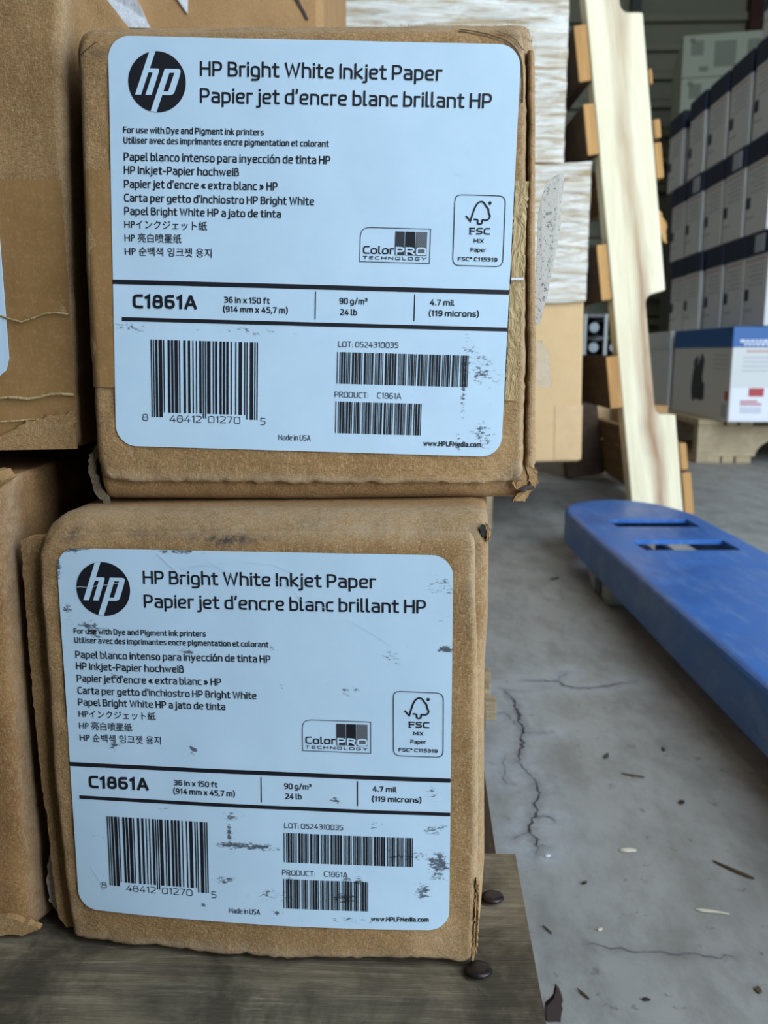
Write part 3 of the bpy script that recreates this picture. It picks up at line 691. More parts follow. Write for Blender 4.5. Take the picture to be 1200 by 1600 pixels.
class Carton:
    def __init__(s, root, pos, rot, bulge, seed):
        """pos: label centre in the world, rot: its tilt; the root carries only the yaw"""
        s.root = root; s.M = (Euler((0, rot[1], 0)).to_matrix() @ Euler((rot[0], 0, 0)).to_matrix())
        s.c = Matrix.Rotation(-rot[2], 3, 'Z') @ (Vector(pos) - root.location); s.bulge = bulge; s.seed = seed
    def P(s, x, z, y=0.0):
        """face point: millimetres right and up of the label centre, y millimetres behind the label plane"""
        y2 = y + s.bulge(x, z) + 0.22 * noise.noise((x * 0.045 + s.seed, z * 0.045, 1.7))
        return s.c + s.M @ Vector((x / 1000, y2 / 1000, z / 1000))
    def face(s, name, curves, n, rad, off, depth, mats, parent, wear=None, stain=None, bump=0.25, back=None):
        g = coons(*curves, n); N = n + 1; mb = MB(); wr = []; sn = []
        for j in range(N):
            for i in range(N):
                x, z, u, v = g[j][i]
                w = abs(g[j][-1][0] - g[j][0][0]); h = abs(g[0][i][1] - g[-1][i][1])
                y = off + rq(u * w, rad[3]) + rq((1 - u) * w, rad[1]) + rq(v * h, rad[0]) + rq((1 - v) * h, rad[2])
                e = min(u * w, (1 - u) * w, v * h, (1 - v) * h)
                y += bump * noise.noise((x * 0.25 + s.seed, z * 0.25, 3.3)) + 2.2 * bump * noise.noise((x * 0.09, z * 0.09 + s.seed, 8.8)) * max(0, 1 - e / 14)
                mb.v.append(s.P(x, z, y))
                wr.append(min(1, max(0, 1 - e / 3.2) * 0.8 + (wear(x, z) if wear else 0))); sn.append(stain(x, z) if stain else 0)
        for j in range(n):
            for i in range(n): mb.f.append([j * N + i, j * N + i + 1, (j + 1) * N + i + 1, (j + 1) * N + i]); mb.m.append(0)
        ring = [(0, i) for i in range(N)] + [(j, n) for j in range(1, N)] + [(n, i) for i in range(n - 1, -1, -1)] + [(j, 0) for j in range(n - 1, 0, -1)]
        base = [Vector(mb.v[j * N + i]) for j, i in ring]; K = len(ring); prev = [j * N + i for j, i in ring]
        ax = s.M @ Vector((0, 1, 0)) if back is None else Vector((0, 1, 0))
        for d in ([depth] if back is None else back):
            cur = []
            for k, p in enumerate(base):
                q = p + ax * (d / 1000)
                if back is not None:
                    q.y = max(q.y, s.c.y + (d * 0.98) / 1000) if d > 20 else q.y
                    q += Vector((noise.noise((p.x * 20, d * 0.02, s.seed)), 0, noise.noise((p.z * 20, d * 0.02, 5 + s.seed)))) * 0.0008
                mb.v.append(tuple(q)); cur.append(len(mb.v) - 1); wr.append(0.6 if d < 8 else 0.05); sn.append(0)
            for k in range(K):
                mb.f.append([prev[k], prev[(k + 1) % K], cur[(k + 1) % K], cur[k]]); mb.m.append(0)
            prev = cur
        mb.f.append(prev[::-1]); mb.m.append(0)
        mb.att['wear'] = wr; mb.att['stain'] = sn
        o = mb.build(name, mats, parent, True)
        return o
    def label(s, smudge):
        hw, hh, r = 62.5, 62.15, 6.6; n = 96; mb = MB(); sm = []
        zs = [hh - r * (1 - math.cos(k * PI / 24)) for k in range(12)]; zs = zs + [(hh - r) * (1 - 2 * k / 72) for k in range(73)] + [-z for z in zs[::-1]]; n = len(zs) - 1
        for j in range(n + 1):
            z = zs[j]; dz = hh - abs(z)
            w = hw - (r - math.sqrt(max(0, r * r - (r - dz) ** 2)) if dz < r else 0)
            for i in range(n + 1):
                x = -w + 2 * w * i / n; mb.v.append(s.P(x, z, -0.10)); sm.append(min(1.0, smudge(x, z)))
        for j in range(n):
            for i in range(n): a = j * (n + 1) + i; mb.f.append([a, a + 1, a + n + 2, a + n + 1]); mb.m.append(0)
        mb.att['smudge'] = sm
        lab = mb.build('label', M['label'], s.root, True)
        lab['label'] = 'white printed label with rounded corners'
        groups = [('lettering', [('lettering', 'ink', 0.18)]), ('round_logo', [('round_logo', 'ink', 0.16), ('logo_letters', 'label', 0.21), ('logo_counter', 'ink', 0.26)]), ('ruled_line', [('rules', 'ink', 0.16)]),
                  ('barcode', [('upc_barcode', 'ink', 0.17)]), ('barcode', [('lot_barcode', 'ink', 0.17)]), ('barcode', [('product_barcode', 'ink', 0.17)]),
                  ('colour_badge', [('colour_badge', 'ink', 0.18), ('badge_dark', 'ink_dark', 0.20), ('badge_mid', 'ink_mid', 0.17), ('badge_white', 'label', 0.26)]), ('forest_badge', [('forest_badge', 'ink', 0.18)])]
        for name, lays in groups:
            mb = MB(); mats = []
            for key, mat, off in lays:
                if M[mat] not in mats: mats.append(M[mat])
                mi = mats.index(M[mat])
                for vs, fs in LAY[key]: mb.add([s.P(a, b, -off - 0.06) for a, b in vs], fs, mi)
            mb.build(name, mats, lab)
        return lab
    def fibres(s, spots, name='frayed_fibres'):
        rr = random.Random(int(s.seed * 10) + 5); mb = MB()
        for x0, z0, x1, z1, y0, y1, num, ln, dirz in spots:
            for _ in range(num):
                t = rr.random(); x, z, y = x0 + (x1 - x0) * t, z0 + (z1 - z0) * t, rr.uniform(y0, y1)
                a = rr.gauss(0, 0.9); l = ln * rr.uniform(0.3, 1); dx, dz, dy = math.sin(a) * l, math.cos(a) * l * dirz, -rr.uniform(0, 0.5) * l
                w = rr.uniform(0.04, 0.09)
                p = [s.P(x - w, z, y), s.P(x + w, z, y), s.P(x + dx * 0.5 + w * 0.7, z + dz * 0.6, y + dy * 0.4), s.P(x + dx * 0.5 - w * 0.7, z + dz * 0.6, y + dy * 0.4), s.P(x + dx, z + dz, y + dy)]
                mb.add(p, [(0, 1, 2, 3), (3, 2, 4)])
        o = mb.build(name, M['fibre'], s.root); o['kind'] = 'stuff'; return o
M['fibre'] = plain('paper_fibre', (0.40, 0.31, 0.19), 0.9)

def spots(lst):
    def f(x, z):
        return sum(a * math.exp(-((x - sx) / rx) ** 2 - ((z - sz) / rz) ** 2) for sx, sz, rx, rz, a in lst)
    return f
BACK = [3, 9, 30, 120, 420, 950]
# ---- upper carton
UP, UR = (-0.02289, 0.2807, 0.35445), (-0.02652, 0.02764, -0.02043)
root = empty('carton', 'kraft carton with clean white printed label, topmost of its stack', 'carton', (-0.0229, 0.2807, 0.2755), UR[2], 'labelled cartons on the weathered pallet')
CU = Carton(root, UP, UR, lambda x, z: 0.0, 2.3)
UB = ([(-73.4, 61.1), (-72.3, 65.4), (-69.9, 66.9), (-62.1, 67.2), (-36.9, 68.0), (-7.9, 68.8), (20.9, 69.7), (58.7, 70.8), (64.2, 70.8), (66.6, 69.0)],
      [(66.6, 69.0), (67.7, 56.9), (69.5, 23.7), (71.5, -8.8), (72.4, -23.5), (74.7, -65.7), (75.1, -68.4), (73.2, -72.4), (72.0, -74.0)],
      [(-69.1, -77.9), (-67.3, -80.8), (-37.9, -80.1), (-6.3, -79.3), (29.3, -77.8), (62.6, -76.3), (69.2, -75.9), (72.0, -74.0)],
      [(-73.4, 61.1), (-73.7, 57.1), (-73.0, 41.0), (-72.7, 23.7), (-72.3, 5.8), (-72.4, -10.0), (-71.7, -30.4), (-70.6, -44.6), (-70.1, -67.2), (-69.4, -74.7), (-69.1, -77.9)])
UF = ([(-71.8, 63.8), (-69.0, 65.5), (-36.9, 66.5), (-7.9, 67.3), (21.0, 68.3), (58.7, 69.3), (62.2, 68.8)],
      rough_edge([(62.2, 68.8), (64.1, 58.6), (65.4, 38.5), (66.2, 19.9), (67.7, -8.9), (69.3, -38.6), (69.6, -54.9), (70.0, -66.3), (68.1, -69.5)], 0.16, 1.3, 1),
      rough_edge([(-67.7, -73.2), (-58.9, -73.8), (-37.8, -73.3), (-6.4, -72.6), (24.9, -71.8), (57.8, -70.8), (65.4, -70.0), (68.1, -69.5)], 0.30, 1.5, 2),
      [(-71.8, 63.8), (-72.8, 55.6), (-72.4, 41.0), (-72.2, 23.8), (-71.9, 5.8), (-71.8, -10.0), (-71.3, -30.4), (-70.2, -44.6), (-69.7, -67.1), (-67.7, -73.2)])
wearU = spots([(64, 62, 4, 9, 0.9), (-30, 66, 45, 1.6, 0.5), (30, 68, 30, 1.6, 0.7), (68, 20, 1.5, 60, 0.45), (66, -68, 6, 5, 0.5), (-72, 30, 1.4, 30, 0.7), (-60, -72, 12, 2, 0.4), (0, -71, 40, 1.2, 0.6)])
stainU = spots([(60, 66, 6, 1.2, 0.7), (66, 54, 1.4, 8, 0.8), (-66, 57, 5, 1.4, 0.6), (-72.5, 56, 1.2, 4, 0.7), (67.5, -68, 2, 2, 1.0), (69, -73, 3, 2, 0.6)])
CU.face('body', UB, 64, (6.5, 5.5, 6.5, 4.5), 3.0, 0, M['kraft'], root, wearU, stainU, 0.35, BACK)
CU.face('end_flap', UF, 76, (7.5, 1.4, 0.6, 3.0), 0.4, 2.6, M['kraft'], root, wearU, stainU, 0.3)
mb = MB()
gl = [(64.7, 61), (65.0, 58.6), (66.2, 38.5), (67.0, 19.9), (68.5, -8.9), (70.1, -38.6), (70.4, -54.9), (70.8, -65)]
gr_ = [(67.0, 61), (67.4, 56.9), (68.4, 40), (69.3, 23.7), (71.2, -8.8), (72.2, -23.5), (73.3, -45), (74.4, -64)]
L_, R2 = rough_edge(gl, 0.16, 1.2, 12), resample(gr_, [k / 60 for k in range(61)])
L_ = resample(L_, [k / 60 for k in range(61)])
for (xl, zl), (xr, zr) in zip(L_, R2):
    for t_, y in ((0.0, 4.5), (0.0, 1.5), (0.12, 0.9), (0.5, 0.8), (0.85, 1.6), (1.0, 4.5)): mb.v.append(CU.P(xl + (xr - xl) * t_, zl + (zr - zl) * t_, y + 0.25 * noise.noise((zl * 0.3, t_, 4))))
for k in range(60):
    for q in range(5): mb.f.append([6 * k + q, 6 * k + q + 1, 6 * k + q + 7, 6 * k + q + 6]); mb.m.append(0)
mb.att['wear'] = [0.35] * len(mb.v)
mb.build('side_fold', M['kraft'], root, True)
CU.label(spots([(52.5, -32, 3.5, 5, 0.42), (56, -36, 4, 3, 0.35), (49.5, -40, 0.5, 8, 0.7), (48.5, -58, 0.6, 3, 0.9), (49, -25, 0.4, 6, 0.4), (56, -55, 3, 4, 0.5), (45, 24, 5, 2, 0.05), (-57, -24, 5, 1, 0.5), (-20, -24.5, 14, 1, 0.35)]))
mb = MB()
def patch(mb, C, x0, x1, z0, z1, y, n, m, jag=0.4, amp=0.12):
    rr = random.Random(4); base = len(mb.v)
    for j in range(m + 1):
        a, b = x0 + rr.gauss(0, jag * 0.2), x1 + rr.gauss(0, jag * 0.3)
        if hasattr(y, '__call__'): pass
        for i in range(n + 1):
            x = a + (b - a) * i / n; z = z0 + (z1 - z0) * j / m + (0.012 * (x - x0))
            mb.v.append(C.P(x, z, (y(x, z) if callable(y) else y) - amp * abs(noise.noise((x * 0.5, z * 0.6, 9)))))
    for j in range(m):
        for i in range(n): q = base + j * (n + 1) + i; mb.f.append([q, q + 1, q + n + 2, q + n + 1]); mb.m.append(0)
patch(mb, CU, -70.6, -62.7, 23.3, -43.5, lambda x, z: 0.05 + rq(max(0.02, x + 72.15 + 0.027 * (z - 23)), 3.0), 10, 40, 0.0, 0.05)
mb.build('tape', M['tape'], root, True)
mb = MB(); patch(mb, CU, 62.7, 66.8, 23.0, -44, 0.02, 10, 90, 0.6, 0.5)
mb.build('tape', M['tape_wrinkled'], root, True)
mb = MB(); mb.prism(rough_edge([(62.9, -6.7), (66.6, -6.5), (66.7, -5.8), (62.9, -5.9), (62.9, -6.7)], 0.08, 0.6, 3)[:-1], lambda a, b, t: CU.P(a, b, t), -0.75, -0.5); mb.build('tape_glint', M['paper'], root)  # glint on the tape, painted as a small white strip
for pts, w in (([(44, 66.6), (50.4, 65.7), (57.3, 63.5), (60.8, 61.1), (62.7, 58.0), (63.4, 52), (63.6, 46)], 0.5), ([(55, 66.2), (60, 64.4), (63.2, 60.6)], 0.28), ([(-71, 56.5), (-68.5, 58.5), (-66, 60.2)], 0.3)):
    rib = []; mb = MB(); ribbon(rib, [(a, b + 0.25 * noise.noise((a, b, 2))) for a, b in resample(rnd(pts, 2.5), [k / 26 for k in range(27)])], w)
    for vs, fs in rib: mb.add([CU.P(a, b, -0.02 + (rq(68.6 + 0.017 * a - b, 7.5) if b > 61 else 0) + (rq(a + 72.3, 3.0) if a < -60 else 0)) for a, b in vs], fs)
    o = mb.build('tear_shade', M['tear_shade'], root); o['label'] = 'dark brown line painted as shade in a torn crease'  # dark ribbons paint the shade along torn folds
def tail(C, name, pts, mat, lab, y0, curl, seed):
    mb = MB(); P = rough_edge([(71.5 + (px - 841) * 0.197, -8.8 - (py - 450) * 0.197) for px, py in pts], 0.10, 1.2, seed)
    mb.prism(P, lambda a, b, t: C.P(a, b, y0 + curl * (a - 70) ** 2 * 0.06 + t), 0, 0.35)
    o = mb.build(name, mat, root); o['label'] = lab
tail(CU, 'tape_end', [(838, 330), (846, 292), (854, 280), (864, 272), (877, 268), (878, 290), (875, 318), (877, 345), (871, 395), (864, 435), (858, 470), (850, 506), (840, 505)], M['torn_ply'], 'torn tape end coated in paper fibres', 4.0, 0.6, 3)
tail(CU, 'tape_end', [(838, 532), (855, 530), (866, 545), (873, 570), (877, 606), (855, 604), (839, 602)], M['clear_film'], 'clear loose tape end', 4.6, 0.5, 8)
# torn plies at the lower corners
mb = MB(); 
P = rough_edge([(-70.2, -62), (-73.0, -66), (-74.0, -71), (-72.6, -75), (-71.8, -79), (-69.0, -82), (-67.0, -83), (-67.4, -79), (-69.6, -77), (-70.6, -73), (-71.6, -71), (-70.6, -67)], 0.2, 1.0, 5)
mb.prism(P, lambda a, b, t: CU.P(a, b, t), 5.2, 6.6); mb.build('torn_ply', M['torn_grey'], root)
def scraps(C, root, items, mat, name='torn_corner', lab=None):
    for pts, y0, y1, sd in items:
        mb = MB(); mb.prism(rough_edge(pts + [pts[0]], 0.22, 0.7, sd)[:-1], lambda a, b, t: C.P(a, b, t + 0.5 * noise.noise((a * 0.9, b * 0.9, sd))), y0, y1)
        o = mb.build(name, mat, root)
        if lab: o['label'] = lab
scraps(CU, root, [([(71.0, -65), (74.9, -66), (75.6, -70), (74.2, -72.6), (72.6, -69.6)], 2.4, 5.5, 1), ([(66.5, -70.6), (70.6, -69.6), (71.4, -71.0), (68.2, -72.8)], 0.9, 2.2, 2), ([(68.6, -74.2), (73.4, -72.6), (71.2, -76.6), (67.0, -77.0)], 2.2, 5.0, 3)], M['kraft'])
scraps(CU, root, [([(69.2, -71.6), (71.6, -70.6), (71.4, -73.2), (69.4, -73.4)], 1.5, 2.0, 4)], M['crack'], 'shade_patch', 'dark patch painted as shade in the crushed corner')  # flat dark patch stands in for shade inside the crushed board
CU.fibres([(20, 68.6, 60, 69.6, 6.5, 11, 260, 1.9, 1), (-66, 66.2, 20, 68.6, 6.5, 11, 170, 1.2, 1), (59, 68.4, 65, 67.0, 5, 9, 130, 3.4, 1), (67.0, 66, 69, 40, 3, 6, 40, 2.0, 0.4), (58, 66, 66, 63, -0.2, 1.5, 60, 3.0, 0.6)])

# ---- lower carton
LP, LR = (-0.04116, 0.25877, 0.20132), (-0.01751, -0.00376, -0.09838)
root = empty('carton', 'kraft carton with scuffed white printed label resting on the weathered deck boards', 'carton', (-0.0412, 0.2588, 0.1268), LR[2], 'labelled cartons on the weathered pallet')
bl = lambda x, z: -3.4 * max(0.0, 1 - (x / 66) ** 2) * max(0.0, min(1, (14 - z) / 76)) ** 1.6
CL = Carton(root, LP, LR, bl, 7.1)
LB = ([(-68.0, 66.4), (-66.5, 69.9), (-62.4, 72.4), (-57.1, 73.1), (-18.0, 73.7), (12.1, 74.1), (41.5, 74.3), (67.4, 75.1), (71.6, 74.4), (72.8, 72.5)],
      [(72.8, 72.5), (73.2, 60.0), (73.3, 42.0), (72.5, 23.7), (73.0, -8.3), (73.6, -40.2), (72.8, -56.4), (72.1, -65.6), (71.6, -72.3)],
      [(-67.0, -73.3), (-57.5, -74.1), (-32.3, -73.8), (-15.7, -74.2), (9.0, -74.0), (30.6, -73.2), (50.1, -72.5), (66.4, -73.0), (71.6, -72.3)],
      [(-68.0, 66.4), (-69.4, 58.7), (-69.6, 46.6), (-69.6, 31.7), (-69.4, 10.7), (-69.6, -12.0), (-68.7, -37.6), (-67.9, -57.0), (-67.0, -73.3)])
LF = ([(-67.7, 65.0), (-63.7, 67.9), (-55.3, 68.5), (-18.1, 69.5), (12.0, 69.9), (41.5, 70.4), (67.5, 70.8), (69.4, 69.3)],
      [(69.4, 69.3), (69.3, 54.0), (70.4, 31.4), (71.2, -8.4), (71.5, -40.3), (71.4, -59.2), (71.2, -72.6)],
      rough_edge([(-66.1, -73.9), (-50.7, -74.1), (-32.3, -73.6), (-15.7, -74.2), (9.0, -74.2), (30.6, -73.4), (50.1, -72.7), (60.2, -73.4), (67.5, -74.2), (71.2, -72.6)], 0.35, 1.8, 4),
      [(-67.7, 65.0), (-69.2, 58.7), (-69.4, 46.6), (-69.2, 31.7), (-69.1, 10.7), (-69.4, -12.0), (-68.5, -37.6), (-67.7, -57.0), (-66.1, -73.9)])
wearL = spots([(0, 69, 70, 3.5, 0.55), (40, 70, 34, 3, 0.5), (68, 60, 2.5, 12, 0.7), (70.5, 0, 1.0, 60, 0.4), (-20, -72, 50, 3, 0.5), (60, -66, 9, 6, 0.4), (-64, -66, 4, 8, 0.4), (-68.5, 20, 1.2, 50, 0.4)])
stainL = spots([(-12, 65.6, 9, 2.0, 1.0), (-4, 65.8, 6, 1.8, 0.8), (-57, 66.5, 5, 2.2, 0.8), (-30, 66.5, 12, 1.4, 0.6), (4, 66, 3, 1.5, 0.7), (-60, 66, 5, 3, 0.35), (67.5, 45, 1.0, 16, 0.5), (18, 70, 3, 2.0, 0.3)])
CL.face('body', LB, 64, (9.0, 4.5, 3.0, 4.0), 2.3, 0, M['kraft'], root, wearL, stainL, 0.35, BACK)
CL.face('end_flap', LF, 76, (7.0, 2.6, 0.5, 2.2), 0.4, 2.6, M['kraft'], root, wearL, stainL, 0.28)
mm = lambda px, py: ((px - 403) * 0.2065, -(py - 1157) * 0.213)
sp = []
for px, py, rx, rz, a in [(118, 864, 30, 6, 1.3), (100, 895, 6, 22, 0.9), (112, 960, 8, 8, 0.7), (148, 985, 14, 8, 0.9), (150, 998, 10, 6, 0.6), (290, 867, 28, 4, 0.7), (690, 958, 12, 3, 0.8), (697, 1005, 9, 3, 1.3), (615, 1020, 12, 10, 0.35), (690, 910, 18, 12, 0.45),
                          (437, 1014, 4, 3, 0.9), (300, 1020, 14, 4, 0.6), (185, 1062, 6, 6, 0.7), (172, 1172, 12, 5, 0.7), (304, 1174, 7, 6, 0.9), (527, 1243, 6, 5, 1.3), (365, 1278, 14, 6, 0.7), (360, 1305, 4, 18, 0.8), (360, 1325, 24, 4, 1.0), (410, 1325, 26, 4, 0.8), (180, 1325, 60, 2, 0.3), (255, 1270, 10, 5, 0.4),
                          (590, 1283, 10, 5, 0.7), (680, 1283, 16, 5, 0.8), (640, 1328, 40, 8, 0.5), (690, 1345, 14, 18, 0.8), (665, 1385, 10, 10, 0.9), (560, 1372, 20, 12, 0.5), (540, 1400, 20, 8, 0.7), (350, 1380, 16, 5, 0.7), (430, 1400, 30, 5, 0.6), (315, 1425, 5, 4, 0.6), (455, 1370, 8, 4, 0.6), (430, 1428, 8, 6, 0.6), (555, 1435, 30, 4, 0.4), (680, 1230, 10, 10, 0.4), (545, 1072, 6, 6, 0.5), (515, 1060, 4, 3, 0.5), (562, 1068, 3, 3, 0.8), (450, 1068, 4, 3, 0.6)]:
    x, z = mm(px, py); sp.append((x, z, rx * 0.207, rz * 0.213, a))
low_label = CL.label(spots(sp))
for pts, w in (([(119, 925), (135, 923), (150, 924), (162, 921), (180, 919), (204, 915)], 0.16), ([(262, 872), (275, 885), (286, 893), (296, 908)], 0.18), ([(300, 893), (330, 886), (352, 889), (372, 880)], 0.14), ([(340, 881), (362, 893), (378, 905)], 0.12), ([(440, 905), (470, 921), (478, 935), (520, 948)], 0.12), ([(395, 880), (440, 884), (470, 896)], 0.12), ([(545, 960), (590, 985), (612, 998)], 0.10), ([(126, 1375), (140, 1395), (148, 1416)], 0.16)):
    rib = []; mb = MB(); ribbon(rib, rnd([mm(*q) for q in pts], 1.0), w)
    for vs, fs in rib: mb.add([CL.P(a, b, -0.40) for a, b in vs], fs)
    o = mb.build('crease', M['label'], low_label); o['label'] = 'thin white crease'
side = [(-76.7, 63.1), (-76.8, 51.7), (-76.7, 41.1), (-76.7, 27.2), (-76.6, 16.1), (-76.2, -2.9), (-75.6, -21.6), (-74.5, -37.0), (-73.8, -54.1), (-73.0, -70.0), (-70.3, -73.6)]
mb = MB(); mb.prism(rough_edge([(-66.5, 64.6), (-74, 64.8)] + side + [(-66.5, -73.6)], 0.14, 1.4, 6), lambda a, b, t: CL.P(a, b, t), 5.0, 8.0)
mb.build('side_flap', M['kraft'], root)
mb = MB(); mb.prism(rough_edge([(-72.0, -43), (-76.5, -49), (-78.0, -58), (-77.4, -66), (-73.5, -72), (-70, -73.4), (-70.5, -66), (-73.4, -58), (-73.2, -50)], 0.3, 1.2, 9), lambda a, b, t: CL.P(a, b, t), 8.2, 9.6)
o = mb.build('torn_ply', M['torn_ply'], root); o['label'] = 'pale torn paper ply'
scraps(CL, root, [([(70.2, 70.5), (72.0, 71.2), (72.4, 67.6), (71.0, 67.2)], 2.2, 2.9, 2)], M['crack'], 'shade_patch', 'dark patch painted as shade in the worn corner')  # flat dark patch stands in for shade in the worn opening
scraps(CL, root, [([(71.8, 71.8), (73.4, 71.0), (73.6, 66.4), (72.6, 66.0), (72.3, 69)], 2.0, 4.0, 6), ([(71.0, -44), (72.0, -46), (71.9, -60), (71.2, -72.3), (70.0, -73.6), (70.6, -60)], 0.3, 2.0, 5)], M['kraft'])

# ---- the two cartons to the left
def side_carton(label, cx, cy, cz, hw, hh, rx_top, seed, mat, rad):
    r = empty('carton', label, 'carton', (cx, cy, cz - hh / 1000), 0, 'unlabelled ends of kraft cartons at the left edge')
    C = Carton(r, (cx, cy, cz), (0, 0, 0), lambda x, z: 0.0, seed)
    cur = ([(-hw, hh), (hw + rx_top, hh)], rough_edge([(hw + rx_top, hh), (hw + rx_top * 0.5, 0), (hw, -hh)], 0.25, 4, 2), [(-hw, -hh), (hw, -hh)], [(-hw, hh), (-hw, -hh)])
    C.face('body', cur, 40, rad, 0.4, 0, mat, r, None, None, 0.5, BACK)
    return r, C
r, C = side_carton('kraft carton with taped lower half at the upper left edge of the photo', -0.1770, 0.29, 0.3700, 73.4, 77.5, 5.0, 4.4, M['kraft'], (5, 2.5, 2.0, 4))
for k in ('group',): del r[k]
mb = MB(); patch(mb, C, -60, 74.2, 6.5, -75.5, 0.0, 30, 60, 0.3, 0.35); mb.build('tape', M['tape'], r, True)
mb = MB()
for z0, w in ((-36, 0.35), (-62, 0.5), (-70, 0.3)):         # folds where the tape wrinkled
    pts = [C.P(20 + 54 * i / 14, z0 + 3.0 * noise.noise((i * 0.35, z0, 1)) + i * 0.15, -0.7 - 0.5 * abs(noise.noise((i * 0.5, z0, 4)))) for i in range(15)]
    mb.tube(pts, w / 1000, 6)
mb.build('tape_fold', M['tape_wrinkled'], r, True)
mb = MB(); hw = 40
mb.prism([(-59, 11), (50.3, 11), (52.8, 9), (53.4, 6), (53.4, -48), (52.1, -52), (49.5, -54), (-59, -54)], lambda a, b, t: C.P(a, b, t), -0.9, -0.6)
o = mb.build('label', M['label'], r); o['label'] = 'white label edge'
mb = MB(); mb.prism(rough_edge([(40, -78.5), (48, -74), (58, -69), (66, -67), (73.6, -66), (73.8, -78.0)], 0.3, 1, 5), lambda a, b, t: C.P(a, b, t), -1.2, 0.3); o = mb.build('torn_ply', M['kraft'], r); o['label'] = 'rough torn corner'
C.fibres([(44, -74, 73, -67, -1, 0, 120, 2.0, 0.5)])
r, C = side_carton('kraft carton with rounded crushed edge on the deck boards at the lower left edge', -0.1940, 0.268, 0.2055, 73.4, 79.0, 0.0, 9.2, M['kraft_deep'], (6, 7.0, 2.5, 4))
del r['group']
mb = MB(); mb.prism(rough_edge([(56, 76), (70, 74.5), (73.5, 78.5), (72, 81.2), (60, 80.6)], 0.3, 1.0, 3), lambda a, b, t: C.P(a, b, t), 0.5, 12); mb.build('torn_corner', M['kraft'], r)
mb = MB(); mb.prism(rough_edge([(30, -74), (66, -72), (76, -76.5), (70, -78.6), (30, -78.6)], 0.3, 1.5, 7), lambda a, b, t: C.P(a, b, t), -2.5, 0.2); mb.build('torn_flap', M['kraft'], r)

# ---- weathered pallet under the cartons
pr = empty('pallet', 'weathered grey wooden pallet under the labelled cartons', 'pallet', (0.0375, 0, 0), -math.radians(2.6))
rr = random.Random(11)
def board(name, x0, x1, y0, y1, z0, z1, mat, parent, seed, n=60, amp=0.0012, endjag=0.0):
    """a plank along x with uneven edges"""
    mb = MB(); q = random.Random(seed)
    for i in range(n + 1):
        x = x0 + (x1 - x0) * i / n
        a = y0 + amp * noise.noise((x * 40, seed, 0)); b = y1 + amp * noise.noise((x * 40, seed, 7)); h = z1 + 0.0006 * noise.noise((x * 15, seed, 3))
        e = 0.0012
        mb.v += [(x, a, z0), (x, a, h - e), (x, a + e, h), (x, b - e, h), (x, b, h - e), (x, b, z0)]
    if endjag:
        for k in range(6): 
            v = mb.v[6 * n + k]; mb.v[6 * n + k] = (v[0] + q.uniform(-endjag, endjag), v[1], v[2])
    for i in range(n):
        for k in range(6): mb.f.append([6 * i + k, 6 * i + (k + 1) % 6, 6 * i + 6 + (k + 1) % 6, 6 * i + 6 + k]); mb.m.append(0)
    mb.f += [[5, 4, 3, 2, 1, 0], [6 * n + k for k in range(6)]]; mb.m += [0, 0]
    return mb.build(name, mat, parent)
for i, (y0, y1, xe) in enumerate(((0.165, 0.319, 0.001), (0.472, 0.575, 0.0), (0.68, 0.78, 0.0), (0.88, 0.98, 0.0), (1.05, 1.19, 0.0))):
    bd = board('deck_board', -1.0, xe, y0, y1, 0.107, 0.125, M['wood_old'], pr, i + 1)
    if i == 0:
        # nails stand proud of the nearest board
        for (wx, wy, rad) in ((0.0302, 0.249, 0.0043), (0.0394, 0.287, 0.0040)):
            mb = MB(); d = Vector((wx - 0.0375, wy, 0)); lx = d.x * math.cos(math.radians(2.6)) - d.y * math.sin(math.radians(2.6)); ly = d.x * math.sin(math.radians(2.6)) + d.y * math.cos(math.radians(2.6))
            ring = []
            for (rf, zz) in ((0.45, 0.1235), (0.45, 0.1258), (0.98, 0.1260), (1.04, 0.1266), (0.96, 0.1274), (0.5, 0.1275)):
                ring.append([(lx + rad * rf * math.cos(k * PI / 10) + 0.0006 * (zz > 0.126), ly + rad * rf * math.sin(k * PI / 10), zz - 0.10 * (rad * rf * math.sin(k * PI / 10))) for k in range(20)])
            mb.v = [q for R in ring for q in R]
            mb.f = [[a * 20 + k, a * 20 + (k + 1) % 20, (a + 1) * 20 + (k + 1) % 20, (a + 1) * 20 + k] for a in range(5) for k in range(20)] + [list(range(100, 120))]; mb.m = [0] * len(mb.f)
            o = mb.build('nail', M['rust'], bd, True); o['label'] = 'rusty round nail head'
    if i == 1:
        mb = MB(); q = random.Random(2)
        for k in range(9):
            y = y0 + 0.001 + k * 0.009; L = q.uniform(0.004, 0.011)
            mb.box((-0.012, y, 0.109 + q.uniform(0, 0.004)), (L - 0.0045, y + 0.0092, 0.1245 + q.uniform(0, 0.0012)), 0, 0.0006)
        o = mb.build('splintered_end', M['wood_old_end'], bd); o['label'] = 'pale splintered board end'
for x in (-0.044, -0.52, -0.998): board('stringer', x, x + 0.040, 0.165, 1.19, 0.018, 0.107, M['wood_brown'], pr, 20 + int(x * 10), 4, 0.0005)
for i, (y0, y1) in enumerate(((0.165, 0.30), (0.62, 0.72), (1.08, 1.19))): board('bottom_board', -1.0, 0.0, y0, y1, 0.0, 0.018, M['wood_old'], pr, 40 + i, 30)

